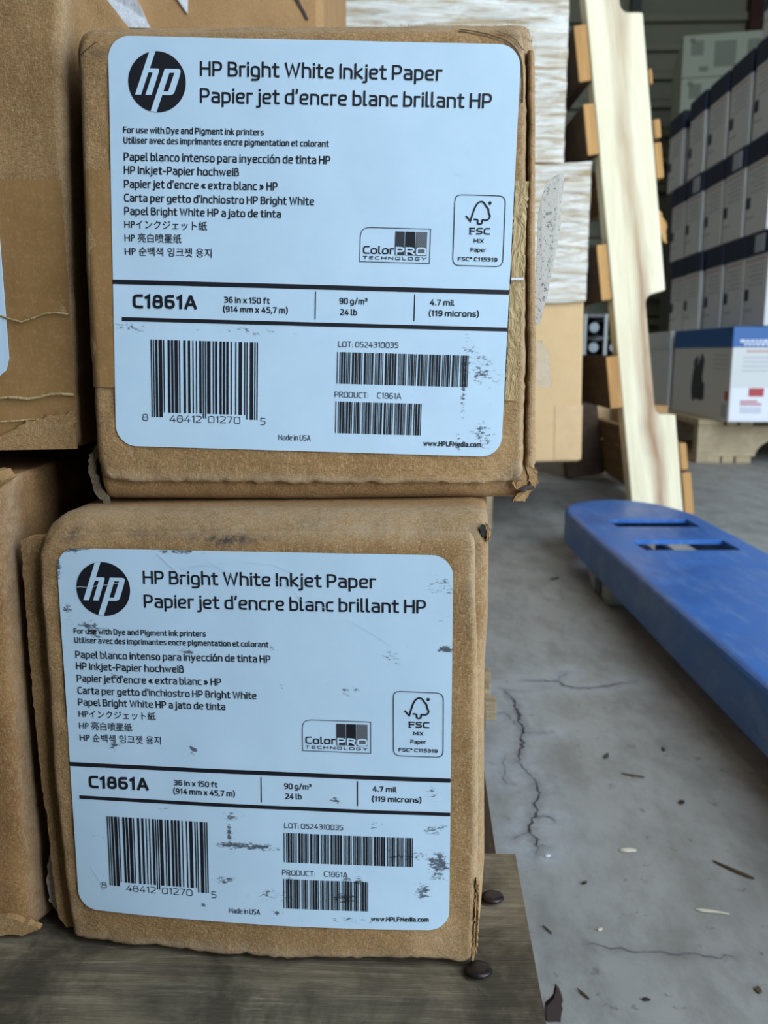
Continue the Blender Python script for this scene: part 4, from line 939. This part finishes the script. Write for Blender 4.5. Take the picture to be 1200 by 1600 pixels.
# ------------------------------------------------------------------ blue pallet truck fork
fr = empty('pallet_truck', 'blue painted pallet truck fork lying low over the concrete floor', 'pallet truck', (0.38, 0.9, 0))
out = [(-0.097, -0.75), (-0.097, 0.40)] + [(-0.096, 0.43), (-0.090, 0.462), (-0.077, 0.492), (-0.055, 0.515), (-0.028, 0.530), (0.0, 0.536), (0.028, 0.530), (0.053, 0.512), (0.074, 0.483), (0.088, 0.445), (0.096, 0.405), (0.097, 0.36)] + [(0.097, -0.75)]
def inset(poly, d):
    n = len(poly); res = []
    for i, p in enumerate(poly):
        a, b = poly[i - 1], poly[(i + 1) % n]
        d0 = Vector((p[0] - a[0], p[1] - a[1])).normalized(); d1 = Vector((b[0] - p[0], b[1] - p[1])).normalized()
        n0, n1 = Vector((d0.y, -d0.x)), Vector((d1.y, -d1.x)); m = (n0 + n1).normalized(); k = 1 / max(0.5, m.dot(n0)); res.append((p[0] + m.x * d * k, p[1] + m.y * d * k))
    return res
bm = bmesh.new(); rings = []
for ins, z in ((0.007, 0.080), (0.0043, 0.0793), (0.002, 0.0775), (0.0005, 0.0748), (0.0, 0.071), (0.0, 0.030), (0.004, 0.0295), (0.004, 0.074)):
    rings.append([bm.verts.new((x, y, z)) for x, y in inset(out, ins)])
n = len(out)
for a, b in zip(rings, rings[1:]):
    for k in range(n): bm.faces.new((a[k], a[(k + 1) % n], b[(k + 1) % n], b[k]))
slots = [[(-0.049, 0.302), (0.069, 0.302), (0.069, 0.360), (-0.049, 0.360)], [(-0.054, 0.155), (0.067, 0.155), (0.067, 0.215), (-0.054, 0.215)]]
for zz, r0 in ((0.080, rings[0]), (0.074, rings[-1])):
    ed = []
    for k in range(n):
        e = bm.edges.get((r0[k], r0[(k + 1) % n])); ed.append(e)
    for sl in slots:
        vs = [bm.verts.new((q[0], q[1], zz)) for q in sl[:4]]; ed += [bm.edges.new((vs[k], vs[(k + 1) % 4])) for k in range(4)]
        if zz == 0.080: sl_top = vs
        sl.append(vs)
    bmesh.ops.triangle_fill(bm, edges=ed, use_beauty=True)
for sl in slots:
    a, b = sl[4], sl[5]
    for k in range(4): bm.faces.new((a[k], a[(k + 1) % 4], b[(k + 1) % 4], b[k]))
mb = MB(); mb.bm(bm); mb.build('fork', M['blue'], fr)
for y in (0.185, 0.245):
    mb = MB(); cyl = []
    N = 28
    for x, rf in ((-0.0935, 0.82), (-0.0905, 1.0), (-0.030, 1.0), (-0.027, 0.82)): cyl += [(x, y + 0.034 * rf * math.cos(2 * PI * k / N), 0.034 + 0.034 * rf * math.sin(2 * PI * k / N)) for k in range(N)]
    mb.add(cyl, [(a * N + k, a * N + (k + 1) % N, (a + 1) * N + (k + 1) % N, (a + 1) * N + k) for a in range(3) for k in range(N)] + [tuple(range(N))[::-1], tuple(range(3 * N, 4 * N))])
    w = mb.build('roller', M['nylon'], fr, False); w['label'] = 'worn grey nylon roller'
    mb = MB(); mb.tube([(-0.0945, y, 0.034), (0.01, y, 0.034)], 0.008, 12); mb.build('axle', M['dark_steel'], w)
for xb in (-0.025, 0.002):
    mb = MB(); mb.box((xb, 0.12, 0.018), (xb + 0.010, 0.29, 0.062), 0, 0.002); mb.build('roller_bracket', M['blue'], fr)
mb = MB(); mb.box((-0.0955, 0.198, 0.008), (-0.060, 0.232, 0.034), 0, 0.004); mb.build('roller_bracket', M['dark_steel'], fr)
mb = MB(); mb.tube([(0.03, -0.7, 0.045), (0.03, 0.12, 0.045)], 0.011, 12); mb.build('push_rod', M['dark_steel'], fr, True)

# ------------------------------------------------------------------ shrink-wrapped load behind
wr_root = empty('pallet', 'low pallet under the shrink-wrapped load', 'pallet', (-0.2, 1.9, 0))
for x0 in (-0.36, 0.0, 0.36):
    pass
for y in (-0.33, 0.0, 0.30): mbx = MB(); mbx.box((-0.40, y, 0.018), (0.40, y + 0.04, 0.108)); mbx.build('stringer', M['wood_pallet'], wr_root)
for k in range(5): mbx = MB(); mbx.box((-0.40 + k * 0.175, -0.33, 0.108), (-0.40 + k * 0.175 + 0.10, 0.34, 0.127)); mbx.build('deck_board', M['wood_pallet'], wr_root)
for k in range(3): mbx = MB(); mbx.box((-0.40 + k * 0.35, -0.33, 0.0), (-0.40 + k * 0.35 + 0.10, 0.34, 0.018)); mbx.build('bottom_board', M['wood_pallet'], wr_root)
def tan_box(label, x0, x1, y0, y1, z0, z1, mat, rz=0.0, lean=0.0, name='carton', flaps=True):
    r = empty(name, label, 'carton', ((x0 + x1) / 2, (y0 + y1) / 2, z0), rz, rot=(0, lean, rz))
    w, d, h = (x1 - x0) / 2, (y1 - y0) / 2, z1 - z0
    mb = MB(); mb.box((-w, -d, 0), (w, d, h), 0, 0.005); mb.build('body', mat, r)
    return r, w, d, h
r, w, d, h = tan_box('large pale brown carton at the base of the shrink-wrapped load', -0.16, 0.341, 1.49, 2.2, 0.1325, 0.6225, M['kraft_pale'], 0, -0.018)
mb = MB(); mb.box((w - 0.046, -d - 0.0012, 0.004), (w + 0.0008, -d + 0.0, 0.098)); mb.build('tape', M['tape_pale'] if 'tape_pale' in M else taped('tape_on_pale_board', (0.60, 0.38, 0.175), (0.54, 0.32, 0.14), 0.25), r)
r, w, d, h = tan_box('wrapped carton with white and blue print above the large pale brown carton', 0.093, 0.288, 1.51, 2.1, 0.630, 1.06, M['kraft_pale'])
mb = MB(); mb.box((0.03, -d - 0.001, 0.02), (w - 0.004, -d, 0.24)); mb.build('printed_panel', M['pale_blue'], r)
mb = MB(); mb.box((w, -d + 0.01, 0.02), (w + 0.001, -d + 0.2, h - 0.03)); mb.build('printed_panel', M['pale_blue'], r)
r, w, d, h = tan_box('wrapped carton with a blue printed panel, second from the leaning pallet', -0.155, 0.090, 1.51, 2.1, 0.630, 1.06, M['kraft_pale'])
mb = MB(); mb.box((0.028, -d - 0.001, 0.03), (0.078, -d, h - 0.02)); mb.build('printed_panel', M['blue_band'], r)
def film_shell(mb, x0, x1, y0, y1, z0, z1, nz, seed):
    path = [(x0, y1), (x0, y0), (x1, y0), (x1, y1)]; P = []
    for a, b in zip(path, path[1:]):
        m = 26
        for i in range(m): P.append((a[0] + (b[0] - a[0]) * i / m, a[1] + (b[1] - a[1]) * i / m))
    P.append(path[-1]); N = len(P); cx, cy = (x0 + x1) / 2, (y0 + y1) / 2; base = len(mb.v)
    for j in range(nz + 1):
        z = z0 + (z1 - z0) * j / nz
        for i, p in enumerate(P):
            k = 0.0012 * noise.noise((i * 0.09 + seed, z * 70, 0.3)) + 0.0009 * noise.noise((i * 0.25, z * 150, seed))
            zz = z + (0.006 * noise.noise((i * 0.12, seed, 2)) if j in (0, nz) else 0)
            mb.v.append((p[0] + k * (1 if p[0] > cx else -1), p[1] - abs(k) * (1 if p[1] < cy else 0), zz))
    for j in range(nz):
        for i in range(N - 1): q = base + j * N + i; mb.f.append([q, q + 1, q + N + 1, q + N]); mb.m.append(0)
mb = MB(); film_shell(mb, -0.166, 0.3370, 1.483, 2.2, 0.405, 0.626, 70, 1.0); film_shell(mb, -0.162, 0.2955, 1.502, 2.11, 0.631, 1.07, 110, 5.0)
o = mb.build('stretch_wrap', M['film'], None, True); tag(o, 'clear wrinkled stretch film around the load beside the leaning pallet', 'stretch film')

# ---- cartons standing on the upper carton, seen over its top edge
r, w, d, h = tan_box('brown carton with torn white tape standing behind the top edge of the upper labelled carton', -0.27, -0.040, 0.62, 1.0, 0.4495, 0.746, M['kraft_mid'])
mb = MB()
mb.prism(rough_edge([(-0.031, 0.084), (-0.029, 0.097), (-0.027, 0.104), (-0.022, 0.14), (-0.0075, 0.14), (-0.0075, 0.104), (0.001, 0.084)], 0.0007, 0.005, 3), lambda a, b, t: (a, -d - 0.0004 - t * (1 + 0.6 * noise.noise((a * 90, b * 90, 1))), b), 0.0, 0.004)
mb.build('torn_tape', M['white_plastic'], r)
mb = MB(); mb.prism([(0.018, 0.104), (0.02, 0.14), (0.026, 0.14), (0.0262, 0.104), (0.0255, 0.0935)], lambda a, b, t: (a, -d - 0.0002 - t, b), 0.0, 0.0012); mb.build('torn_tape', M['white_plastic'], r)
mb = MB(); mb.prism(rough_edge([(0.0945, 0.14), (0.0965, 0.103), (0.1035, 0.090), (0.1052, 0.090), (0.0985, 0.103), (0.0965, 0.14)], 0.0003, 0.004, 9), lambda a, b, t: (a, -d - 0.0002 - t, b), 0.0, 0.0006); o = mb.build('slit_shade', M['crack'], r); o['label'] = 'dark strip painted as the shade of a gap'  # thin dark strip put where only the gap's shade shows

# ------------------------------------------------------------------ pallet standing on end
LEAN = math.radians(8.15)
lp = empty('pallet', 'pale new pine pallet stood on end, leaning beside the wrapped load', 'pallet', (0.4715, 1.6, 0.004), 0, rot=(0, -LEAN, 0))
SL, SW = 1.36, 0.095
def notch(z0, z1, dep=0.037, r=0.016):
    pts = [(SW, z0), (SW - 0.006, z0 + 0.002)]
    for k in range(7): a = k / 6 * PI / 2; pts.append((SW - dep + r - r * math.sin(a), z0 + 0.004 + r - r * math.cos(a)))
    for k in range(7): a = k / 6 * PI / 2; pts.append((SW - dep + r - r * math.cos(a), z1 - 0.004 - r + r * math.sin(a)))
    return pts + [(SW - 0.006, z1 - 0.002), (SW, z1)]
prof = [(0, 0), (SW, 0)] + notch(0.194, 0.421) + notch(0.883, 1.11) + [(SW, SL), (0, SL)]
def bevel_prism(prof, y0, y1, e):
    mb = MB(); n = len(prof); ins = inset(prof, -e) if False else inset(prof, e)
    def area(p): return sum(a[0] * b[1] - b[0] * a[1] for a, b in zip(p, p[1:] + p[:1]))
    if abs(area(ins)) > abs(area(prof)): ins = inset(prof, -e)
    rows = [[(x, y0, z) for x, z in ins], [(x, y0 + e, z) for x, z in prof], [(x, y1 - e, z) for x, z in prof], [(x, y1, z) for x, z in ins]]
    mb.v = [q for R in rows for q in R]
    mb.f = [[a * n + k, a * n + (k + 1) % n, (a + 1) * n + (k + 1) % n, (a + 1) * n + k] for a in range(3) for k in range(n)] + [list(range(n))[::-1], list(range(3 * n, 4 * n))]; mb.m = [0] * len(mb.f)
    return mb
for y in (0.0, 0.60): bevel_prism(prof, y, y + 0.04, 0.002).build('stringer', M['wood_fresh'] if y == 0 else M['wood_brown'], lp)  # far stringer gets dark brown wood, its shade put into the colour
for k, (z0, z1, th, jy) in enumerate(((0.222, 0.318, 0.024, 0.008), (0.417, 0.516, 0.020, 0.0), (0.666, 0.752, 0.021, 0.004), (0.788, 0.880, 0.023, 0.0), (1.00, 1.10, 0.02, 0.0), (1.25, 1.355, 0.02, 0.0))):
    mb = MB(); mb.box((-th - 0.001, -jy, z0), (-0.001, 0.63, z1), 0, 0.003)
    o = mb.build('deck_board', [M['wood_brown'], M['wood_end']], lp)
    for p in o.data.polygons:
        if p.normal.y < -0.6: p.material_index = 1
for k, (z0, z1, th) in enumerate(((0.004, 0.085, 0.018), (0.09, 0.14, 0.015), (0.612, 0.673, 0.014), (0.678, 0.710, 0.013), (0.768, 0.794, 0.007), (1.25, 1.355, 0.02))):
    mb = MB(); mb.box((SW + 0.001, -0.004 + 0.003 * (k % 3), z0), (SW + 0.001 + th, 0.63, z1), 0, 0.003)
    o = mb.build('bottom_board', [M['wood_fresh_board'], M['wood_end']], lp)
    for p in o.data.polygons:
        if p.normal.y < -0.6: p.material_index = 1
mb = MB(); mb.prism(rough_edge([(SW, 0.56), (SW + 0.012, 0.535), (SW + 0.010, 0.50), (SW + 0.004, 0.505), (SW, 0.52)], 0.001, 0.006, 2), lambda a, b, t: (a, t, b), 0.002, 0.014); mb.build('splinter', M['wood_end'], lp)

# ------------------------------------------------------------------ stacked white cartons on the right
DY = -math.radians(2.1)
rp = empty('pallet', 'pale wooden pallet with a notched side under the stacked white cartons', 'pallet', (0.927, 2.55, 0), DY)
prof = [(0, 0.020), (0.17, 0.020)] + [(0.17 + 0.085 - 0.085 * math.cos(a * PI / 16), 0.020 + 0.055 * math.sin(a * PI / 16)) for a in range(1, 9)] + [(0.34, 0.075), (0.395, 0.06), (0.41, 0.020), (1.1, 0.020), (1.1, 0.110), (0, 0.110)]
for y in (0.0, 0.5, 1.0):
    mb = MB(); mb.prism(prof, lambda a, b, t: (a, t, b), y, y + 0.04); mb.build('stringer', M['wood_pallet'], rp)
for x0, x1 in ((0.0, 0.074), (0.082, 0.112), (0.120, 0.160), (0.30, 0.40), (0.48, 0.58), (0.66, 0.76), (0.84, 0.94), (1.0, 1.1)):
    mb = MB(); mb.box((x0, 0.0, 0.1105), (x1, 1.04, 0.1285), 0, 0.002); mb.build('deck_board', M['wood_pallet'], rp)
for x0, x1 in ((0.0, 0.07), (0.075, 0.11), (0.115, 0.16), (0.5, 0.6), (0.95, 1.1)):
    mb = MB(); mb.box((x0, 0.0, 0.0), (x1, 1.04, 0.0195), 0, 0.002); mb.build('bottom_board', M['wood_pallet'], rp)

CW, CD, CH = 0.30, 0.170, 0.262       # across, along the stack, high
proto = empty('paper_carton', '', 'carton', (0, 0, 0))
mb = MB(); mb.box((0, 0, 0), (CW, CD, CH - 0.004), 0, 0.002); pb = mb.build('body', M['carton_white'], proto)
mb = MB(); mb.box((-0.003, -0.003, CH - 0.062), (CW + 0.003, CD + 0.003, CH), 0, 0.002); pl_ = mb.build('lid', M['navy'], proto); pl_['label'] = 'navy lid'
mb = MB()
for k in range(5): mb.box((-0.0006, 0.03, 0.168 - k * 0.013), (0.0, 0.145 - 0.02 * (k % 2), 0.172 - k * 0.013), 0)
mb.box((-0.0006, 0.02, 0.185), (0.0, 0.16, 0.1885), 1); mb.box((-0.0006, 0.135, 0.075), (0.0, 0.165, 0.108), 2); mb.box((-0.0006, 0.10, 0.045), (0.0, 0.16, 0.052), 0)
pp_ = mb.build('print', [M['grey_print'], M['pink_print'], M['navy']], proto)
rows = [('second row from the pallet', 0.396, [2.465, 2.645, 2.832, 3.036, 3.230]), ('third row from the pallet', 0.660, [2.505, 2.688, 2.876, 3.066, 3.262]), ('fourth row from the pallet', 0.924, [2.495, 2.695, 2.890, 3.092, 3.342]), ('topmost row', 1.188, [2.48])]
ordn = ['first', 'second', 'third', 'fourth', 'fifth']
rj = random.Random(5); first = True
for rn, z, ys_ in rows:
    for i, y in enumerate(ys_):
        if first: o = proto; first = False; kids = [pb, pl_, pp_]
        else:
            o = proto.copy(); COL.objects.link(o); kids = []
            for ch in (pb, pl_, pp_):
                c = ch.copy(); COL.objects.link(c); c.parent = o; kids.append(c)
        dx = {(3, 4): -0.022}.get((rows.index((rn, z, ys_)), i), rj.uniform(-0.004, 0.003))
        o.location = (1.06 + 0.037 * (y - 2.5) + dx, y, z); o.rotation_euler = (0, 0, DY - math.radians(rj.uniform(0.0, 0.9)))
        o['label'] = f'white carton with navy lid, {rn}, {ordn[i]} from the front' if len(ys_) > 1 else 'white carton with navy lid alone in the topmost row'
        o['category'] = 'carton'; o['group'] = 'white cartons with navy lids stacked on the pallet'
        if (0.6 < z < 0.7 and i in (1, 3)) or (z < 0.5 and i == 0):
            mb = MB(); mb.box((-0.0045, 0.03, CH - 0.056), (-0.003, 0.10, CH - 0.008)); q = mb.build('lid_label', M['grey_print'], o)
# the larger carton at the front of the lowest row
lr = empty('paper_carton', 'white carton with blue band and red printed label on the pallet, lowest in the front', 'carton', (0.972, 2.45, 0.129), DY, 'white cartons with navy lids stacked on the pallet')
mb = MB(); mb.box((0, 0, 0), (0.42, 0.55, 0.264), 0, 0.002); mb.build('body', M['carton_white'], lr)
mb = MB(); mb.box((-0.002, -0.002, 0.208), (0.422, 0.552, 0.2645), 0, 0.002); bd = mb.build('band', M['blue_band'], lr)
mb = MB()
for z0, x0, x1 in ((0.222, 0.018, 0.25), (0.213, 0.03, 0.24)):
    x = x0; q = random.Random(int(z0 * 1000))
    while x < x1: L = q.uniform(0.006, 0.016); mb.box((x, -0.0028, z0), (x + L, -0.002, z0 + 0.0065)); x += L + 0.0035
mb.build('lettering', M['paper'], bd)
mb = MB()
for a, b, mi in (((0.038, 0.195), (0.125, 0.199), 0), ((0.03, 0.178), (0.125, 0.181), 1), ((0.03, 0.166), (0.13, 0.169), 1), ((0.03, 0.154), (0.125, 0.157), 1), ((0.03, 0.142), (0.128, 0.145), 1)):
    mb.box((a[0], -0.0007, a[1]), (b[0], 0.0, b[1]), mi)
mb.prism([(0.098, 0.185), (0.110, 0.185), (0.19, 0.03), (0.15, 0.03)], lambda a, b, t: (a, -t, b), 0.0, 0.0005, 2)
mb.build('print', [M['pink_print'], M['grey_print'], M['pale_blue']], lr)
mb = MB(); mb.box((0.004, -0.001, 0.004), (0.128, -0.0004, 0.096)); pa = mb.build('label', M['paper'], lr); pa['label'] = 'white label with red block'
mb = MB(); mb.box((0.052, -0.0016, 0.072), (0.094, -0.001, 0.095), 0)
for k in range(2): mb.box((0.030, -0.0016, 0.048 + k * 0.008), (0.090 - k * 0.012, -0.001, 0.0525 + k * 0.008), 0)
for k in range(3): mb.box((0.030, -0.0016, 0.026 + k * 0.006), (0.090, -0.001, 0.029 + k * 0.006), 1)
mb.build('print', [M['red_print'], M['grey_print']], pa)
mb = MB()                                                   # dark picture and small label printed on the side
mb.prism(rough_edge([(0.22, 0.05), (0.33, 0.045), (0.345, 0.09), (0.335, 0.16), (0.30, 0.185), (0.285, 0.15), (0.262, 0.19), (0.235, 0.17), (0.245, 0.12), (0.22, 0.10)], 0.004, 0.012, 4), lambda a, b, t: (-t, a, b), 0.0, 0.0008)
mb.build('picture', M['ink_dark'], lr); mb = MB()
for k in range(4): mb.box((-0.0008, 0.03, 0.185 - k * 0.013), (0.0, 0.15, 0.188 - k * 0.013), 2)
mb.build('print', [M['ink_dark'], M['navy'], M['grey_print']], lr)
mb = MB(); mb.box((-0.0008, 0.012, 0.06), (0.0, 0.038, 0.085)); mb.build('red_mark', M['red_print'], lr)
mb = MB(); mb.box((-0.0008, 0.012, 0.01), (0.0, 0.06, 0.05)); mb.build('label', M['grey_print'], lr)
def plain_carton(label, x0, x1, y0, y1, z0, h, mat, group=None, rz=DY, name='paper_carton'):
    r = empty(name, label, 'carton', ((x0 + x1) / 2, (y0 + y1) / 2, z0), rz, group); w, d = (x1 - x0) / 2, (y1 - y0) / 2
    mb = MB(); mb.box((-w, -d, 0), (w, d, h), 0, 0.002); mb.build('body', mat, r); return r, w, d
r, w, d = plain_carton('grey white carton in the lowest row behind the blue-banded carton', 0.995, 1.40, 3.03, 3.33, 0.129, 0.264, M['carton_white'], 'white cartons with navy lids stacked on the pallet')
mb = MB(); mb.box((-w - 0.002, -d - 0.002, 0.208), (w + 0.002, d + 0.002, 0.265)); o = mb.build('lid', M['carton_white'], r)
r, w, d = plain_carton('white carton deepest in the lowest row, seen past the pallet notch', 0.965, 1.37, 3.36, 3.58, 0.129, 0.264, M['carton_white'], 'white cartons with navy lids stacked on the pallet')
mb = MB(); mb.box((-w + 0.01, -d - 0.001, 0.17), (-w + 0.06, -d, 0.215)); mb.build('print', M['grey_print'], r)

# pale green cartons high against the back wall
r, w, d = plain_carton('tall dark bulk carton carrying the pale green cartons by the back wall', 1.85, 2.44, 5.4, 6.2, 0.0, 1.672, M['wall_dark'], None, -0.22, 'bulk_carton')
for k, (z, nm) in enumerate(((1.674, 'lower'), (1.909, 'upper'))):
    r, w, d = plain_carton(f'pale green printed carton, {nm} of the two near the back wall', 1.812, 2.40, 5.4, 6.0, z, 0.232, M['green_carton'], 'pale green cartons by the back wall', -0.22, 'carton')
    mb = MB()
    for a, b in (((-0.25, 0.12), (-0.18, 0.20)), ((-0.12, 0.05), (0.0, 0.19)), ((0.06, 0.05), (0.2, 0.19)), ((-0.2, 0.03), (-0.15, 0.06)), ((-0.26, 0.19), (-0.23, 0.215))): mb.box((a[0], -d - 0.001, a[1]), (b[0], -d, b[1]))
    mb.build('print', M['green_print'], r)

# cartons and a bottle crate beyond the leaning pallet
r, w, d = plain_carton('tan carton on the floor behind the leaning pallet', 0.525, 0.600, 2.30, 2.75, 0.0, 0.30, M['kraft_pale'], None, 0, 'carton')
mb = MB(); mb.box((-w - 0.001, -d - 0.0015, 0.100), (w, -d, 0.106)); mb.build('tape', M['paper'], r)
r, w, d = plain_carton('brown carton with pale tape line right of the tan floor carton', 0.602, 0.668, 2.04, 2.29, 0.0, 0.20, M['kraft_mid'], None, 0, 'carton')
mb = MB(); mb.box((-w - 0.0015, -d, 0.096), (-w, d, 0.104)); mb.build('tape', M['paper'], r)
cr = empty('bottle_crate', 'black bottle crate with grey rails standing on the tan carton', 'crate', (0.585, 2.42, 0.302))
mb = MB(); mb.box((-0.06, -0.09, 0), (0.065, 0.15, 0.008)); mb.box((-0.06, 0.14, 0), (0.065, 0.15, 0.12)); mb.box((-0.06, -0.09, 0.112), (0.065, 0.15, 0.12)); mb.build('body', M['crate'], cr)
for x in (-0.055, 0.0, 0.055): mb = MB(); mb.box((x - 0.0045, -0.094, 0.0), (x + 0.0045, -0.085, 0.12), 0, 0.001); mb.build('rail', M['grey_rail'], cr)
k = 0
for x, nm in ((0.0275, 'left'), (0.0825, 'right')):
    for z, nz in ((0.034, 'lower'), (0.086, 'upper')):
        b = empty('bottle', f'dark bottle lying in the crate, {nz} one of the {"first" if nm == "left" else "second"} pair', 'bottle', (0.585 + x - 0.055, 2.42, 0.302 + z), 0, 'bottles in the black crate')
        mb = MB(); N = 20; R = []
        for y, rr_ in ((-0.070, 0.010), (-0.035, 0.011), (-0.010, 0.022), (0.12, 0.022), (0.125, 0.018)): R += [(rr_ * math.cos(2 * PI * q / N), y, rr_ * math.sin(2 * PI * q / N)) for q in range(N)]
        mb.add(R, [(a * N + q, a * N + (q + 1) % N, (a + 1) * N + (q + 1) % N, (a + 1) * N + q) for a in range(4) for q in range(N)] + [tuple(range(N)), tuple(range(4 * N, 5 * N))]); mb.build('glass_body', M['bottle'], b, True)
        mb = MB(); mb.tube([(0, -0.080, 0), (0, -0.066, 0)], 0.0125, 16); mb.build('cap', M['cap'], b)

# ------------------------------------------------------------------ litter on the concrete
def chip(name, label, cat, pts, mat, th, x, y, rz, group='bits of litter on the concrete floor', lift=0.0, bend=0.0):
    k = max(abs(a) for a, b in pts); pts = rough_edge(pts + [pts[0]], k * 0.035, k * 0.3, int(x * 1000 + y * 700))[:-1]; pts = [(a * 0.88, b * 0.88 + 0.10 * k * math.sin(a / k * 1.7)) for a, b in pts]
    mb = MB(); mb.prism(pts, lambda a, b, t: (a, b, t + bend * (a * 40) ** 2 * 0.004), 0.0006, 0.0006 + th)
    o = mb.build(name, mat); o.location = (x, y, lift); o.rotation_euler = (0, 0, rz); tag(o, label, cat, group)
    return o
def leaf(l, w): return [(-l, 0), (-l * 0.5, w * 0.8), (0, w), (l * 0.5, w * 0.6), (l, 0), (l * 0.4, -w * 0.7), (-l * 0.4, -w * 0.8)]
chip('dry_leaf', 'curled pale grey leaf lying by the truck fork shadow', 'leaf', leaf(0.006, 0.0022), M['leaf_dark'], 0.001, 0.181, 0.655, 0.9, bend=1)
chip('dry_leaf', 'small dark leaf speck beside the fork shadow', 'leaf', leaf(0.004, 0.0018), M['leaf_dark'], 0.001, 0.231, 0.667, 1.4)
chip('twig', 'thin grey twig past the curled leaf', 'twig', leaf(0.010, 0.0007), M['twig'], 0.001, 0.193, 0.622, -0.5)
chip('bark_bit', 'round dark bark bit between the fork and the long brown twig', 'bark', leaf(0.003, 0.002), M['bark'], 0.0015, 0.217, 0.581, 0.2)
chip('wood_chip', 'pale cream wood chip near the middle of the bare floor', 'wood chip', leaf(0.0058, 0.0017), M['pale_chip'], 0.0015, 0.161, 0.519, -0.12)
chip('twig', 'long brown twig lying slanted at the far right of the floor', 'twig', leaf(0.0150, 0.0009), M['twig'], 0.0014, 0.221, 0.497, -0.95)
chip('wood_sliver', 'thin tan wood sliver below the long brown twig', 'wood sliver', leaf(0.0105, 0.0007), M['pale_chip'], 0.001, 0.193, 0.456, -0.35)
chip('wood_chip', 'tiny white chip in front of the dark floor streak', 'wood chip', leaf(0.0018, 0.0008), M['pale_chip'], 0.001, 0.123, 0.440, 0.3)
chip('wood_chip', 'small dark brown chip at the bottom of the bare floor', 'wood chip', leaf(0.0024, 0.0010), M['bark'], 0.001, 0.133, 0.386, -0.3)
chip('bark_bit', 'small dark bark crumb left of the pale cream chip', 'bark', leaf(0.0023, 0.0012), M['bark'], 0.001, 0.124, 0.484, 0.3)
chip('dry_leaf', 'dark leaf lying far back near the fork tip', 'leaf', leaf(0.010, 0.004), M['leaf_dark'], 0.001, 0.247, 1.214, 0.4)
chip('wood_chip', 'glinting white shard beside the floor crack', 'wood chip', leaf(0.0020, 0.0010), M['paper'], 0.001, 0.107, 0.513, 0.1)
chip('wood_chip', 'reddish brown stain-like chip at the right edge of the floor', 'wood chip', leaf(0.0030, 0.0022), M['twig'], 0.0006, 0.193, 0.393, 1.2)
chip('twig', 'short grey twig beside the pallet deck edge', 'twig', leaf(0.005, 0.0005), M['leaf_dark'], 0.0008, 0.093, 0.440, 1.9)
chip('wood_sliver', 'short brown sliver near the lower pallet corner', 'wood sliver', leaf(0.005, 0.0006), M['twig'], 0.0008, 0.102, 0.390, 2.0)
mb = MB(); mb.prism(rough_edge([(-0.003, 0), (0.0035, 0), (0.005, 0.006), (0.0045, 0.012), (0.002, 0.016), (0.0005, 0.011), (-0.0035, 0.007)], 0.0004, 0.002, 4), lambda a, b, t: (a, t + 0.25 * b, b), 0.0, 0.003)
o = mb.build('bark_bit', M['bark']); o.location = (0.0832, 0.372, 0.0); tag(o, 'upright dark brown bark piece at the bottom edge by the pallet', 'bark', 'bits of litter on the concrete floor')
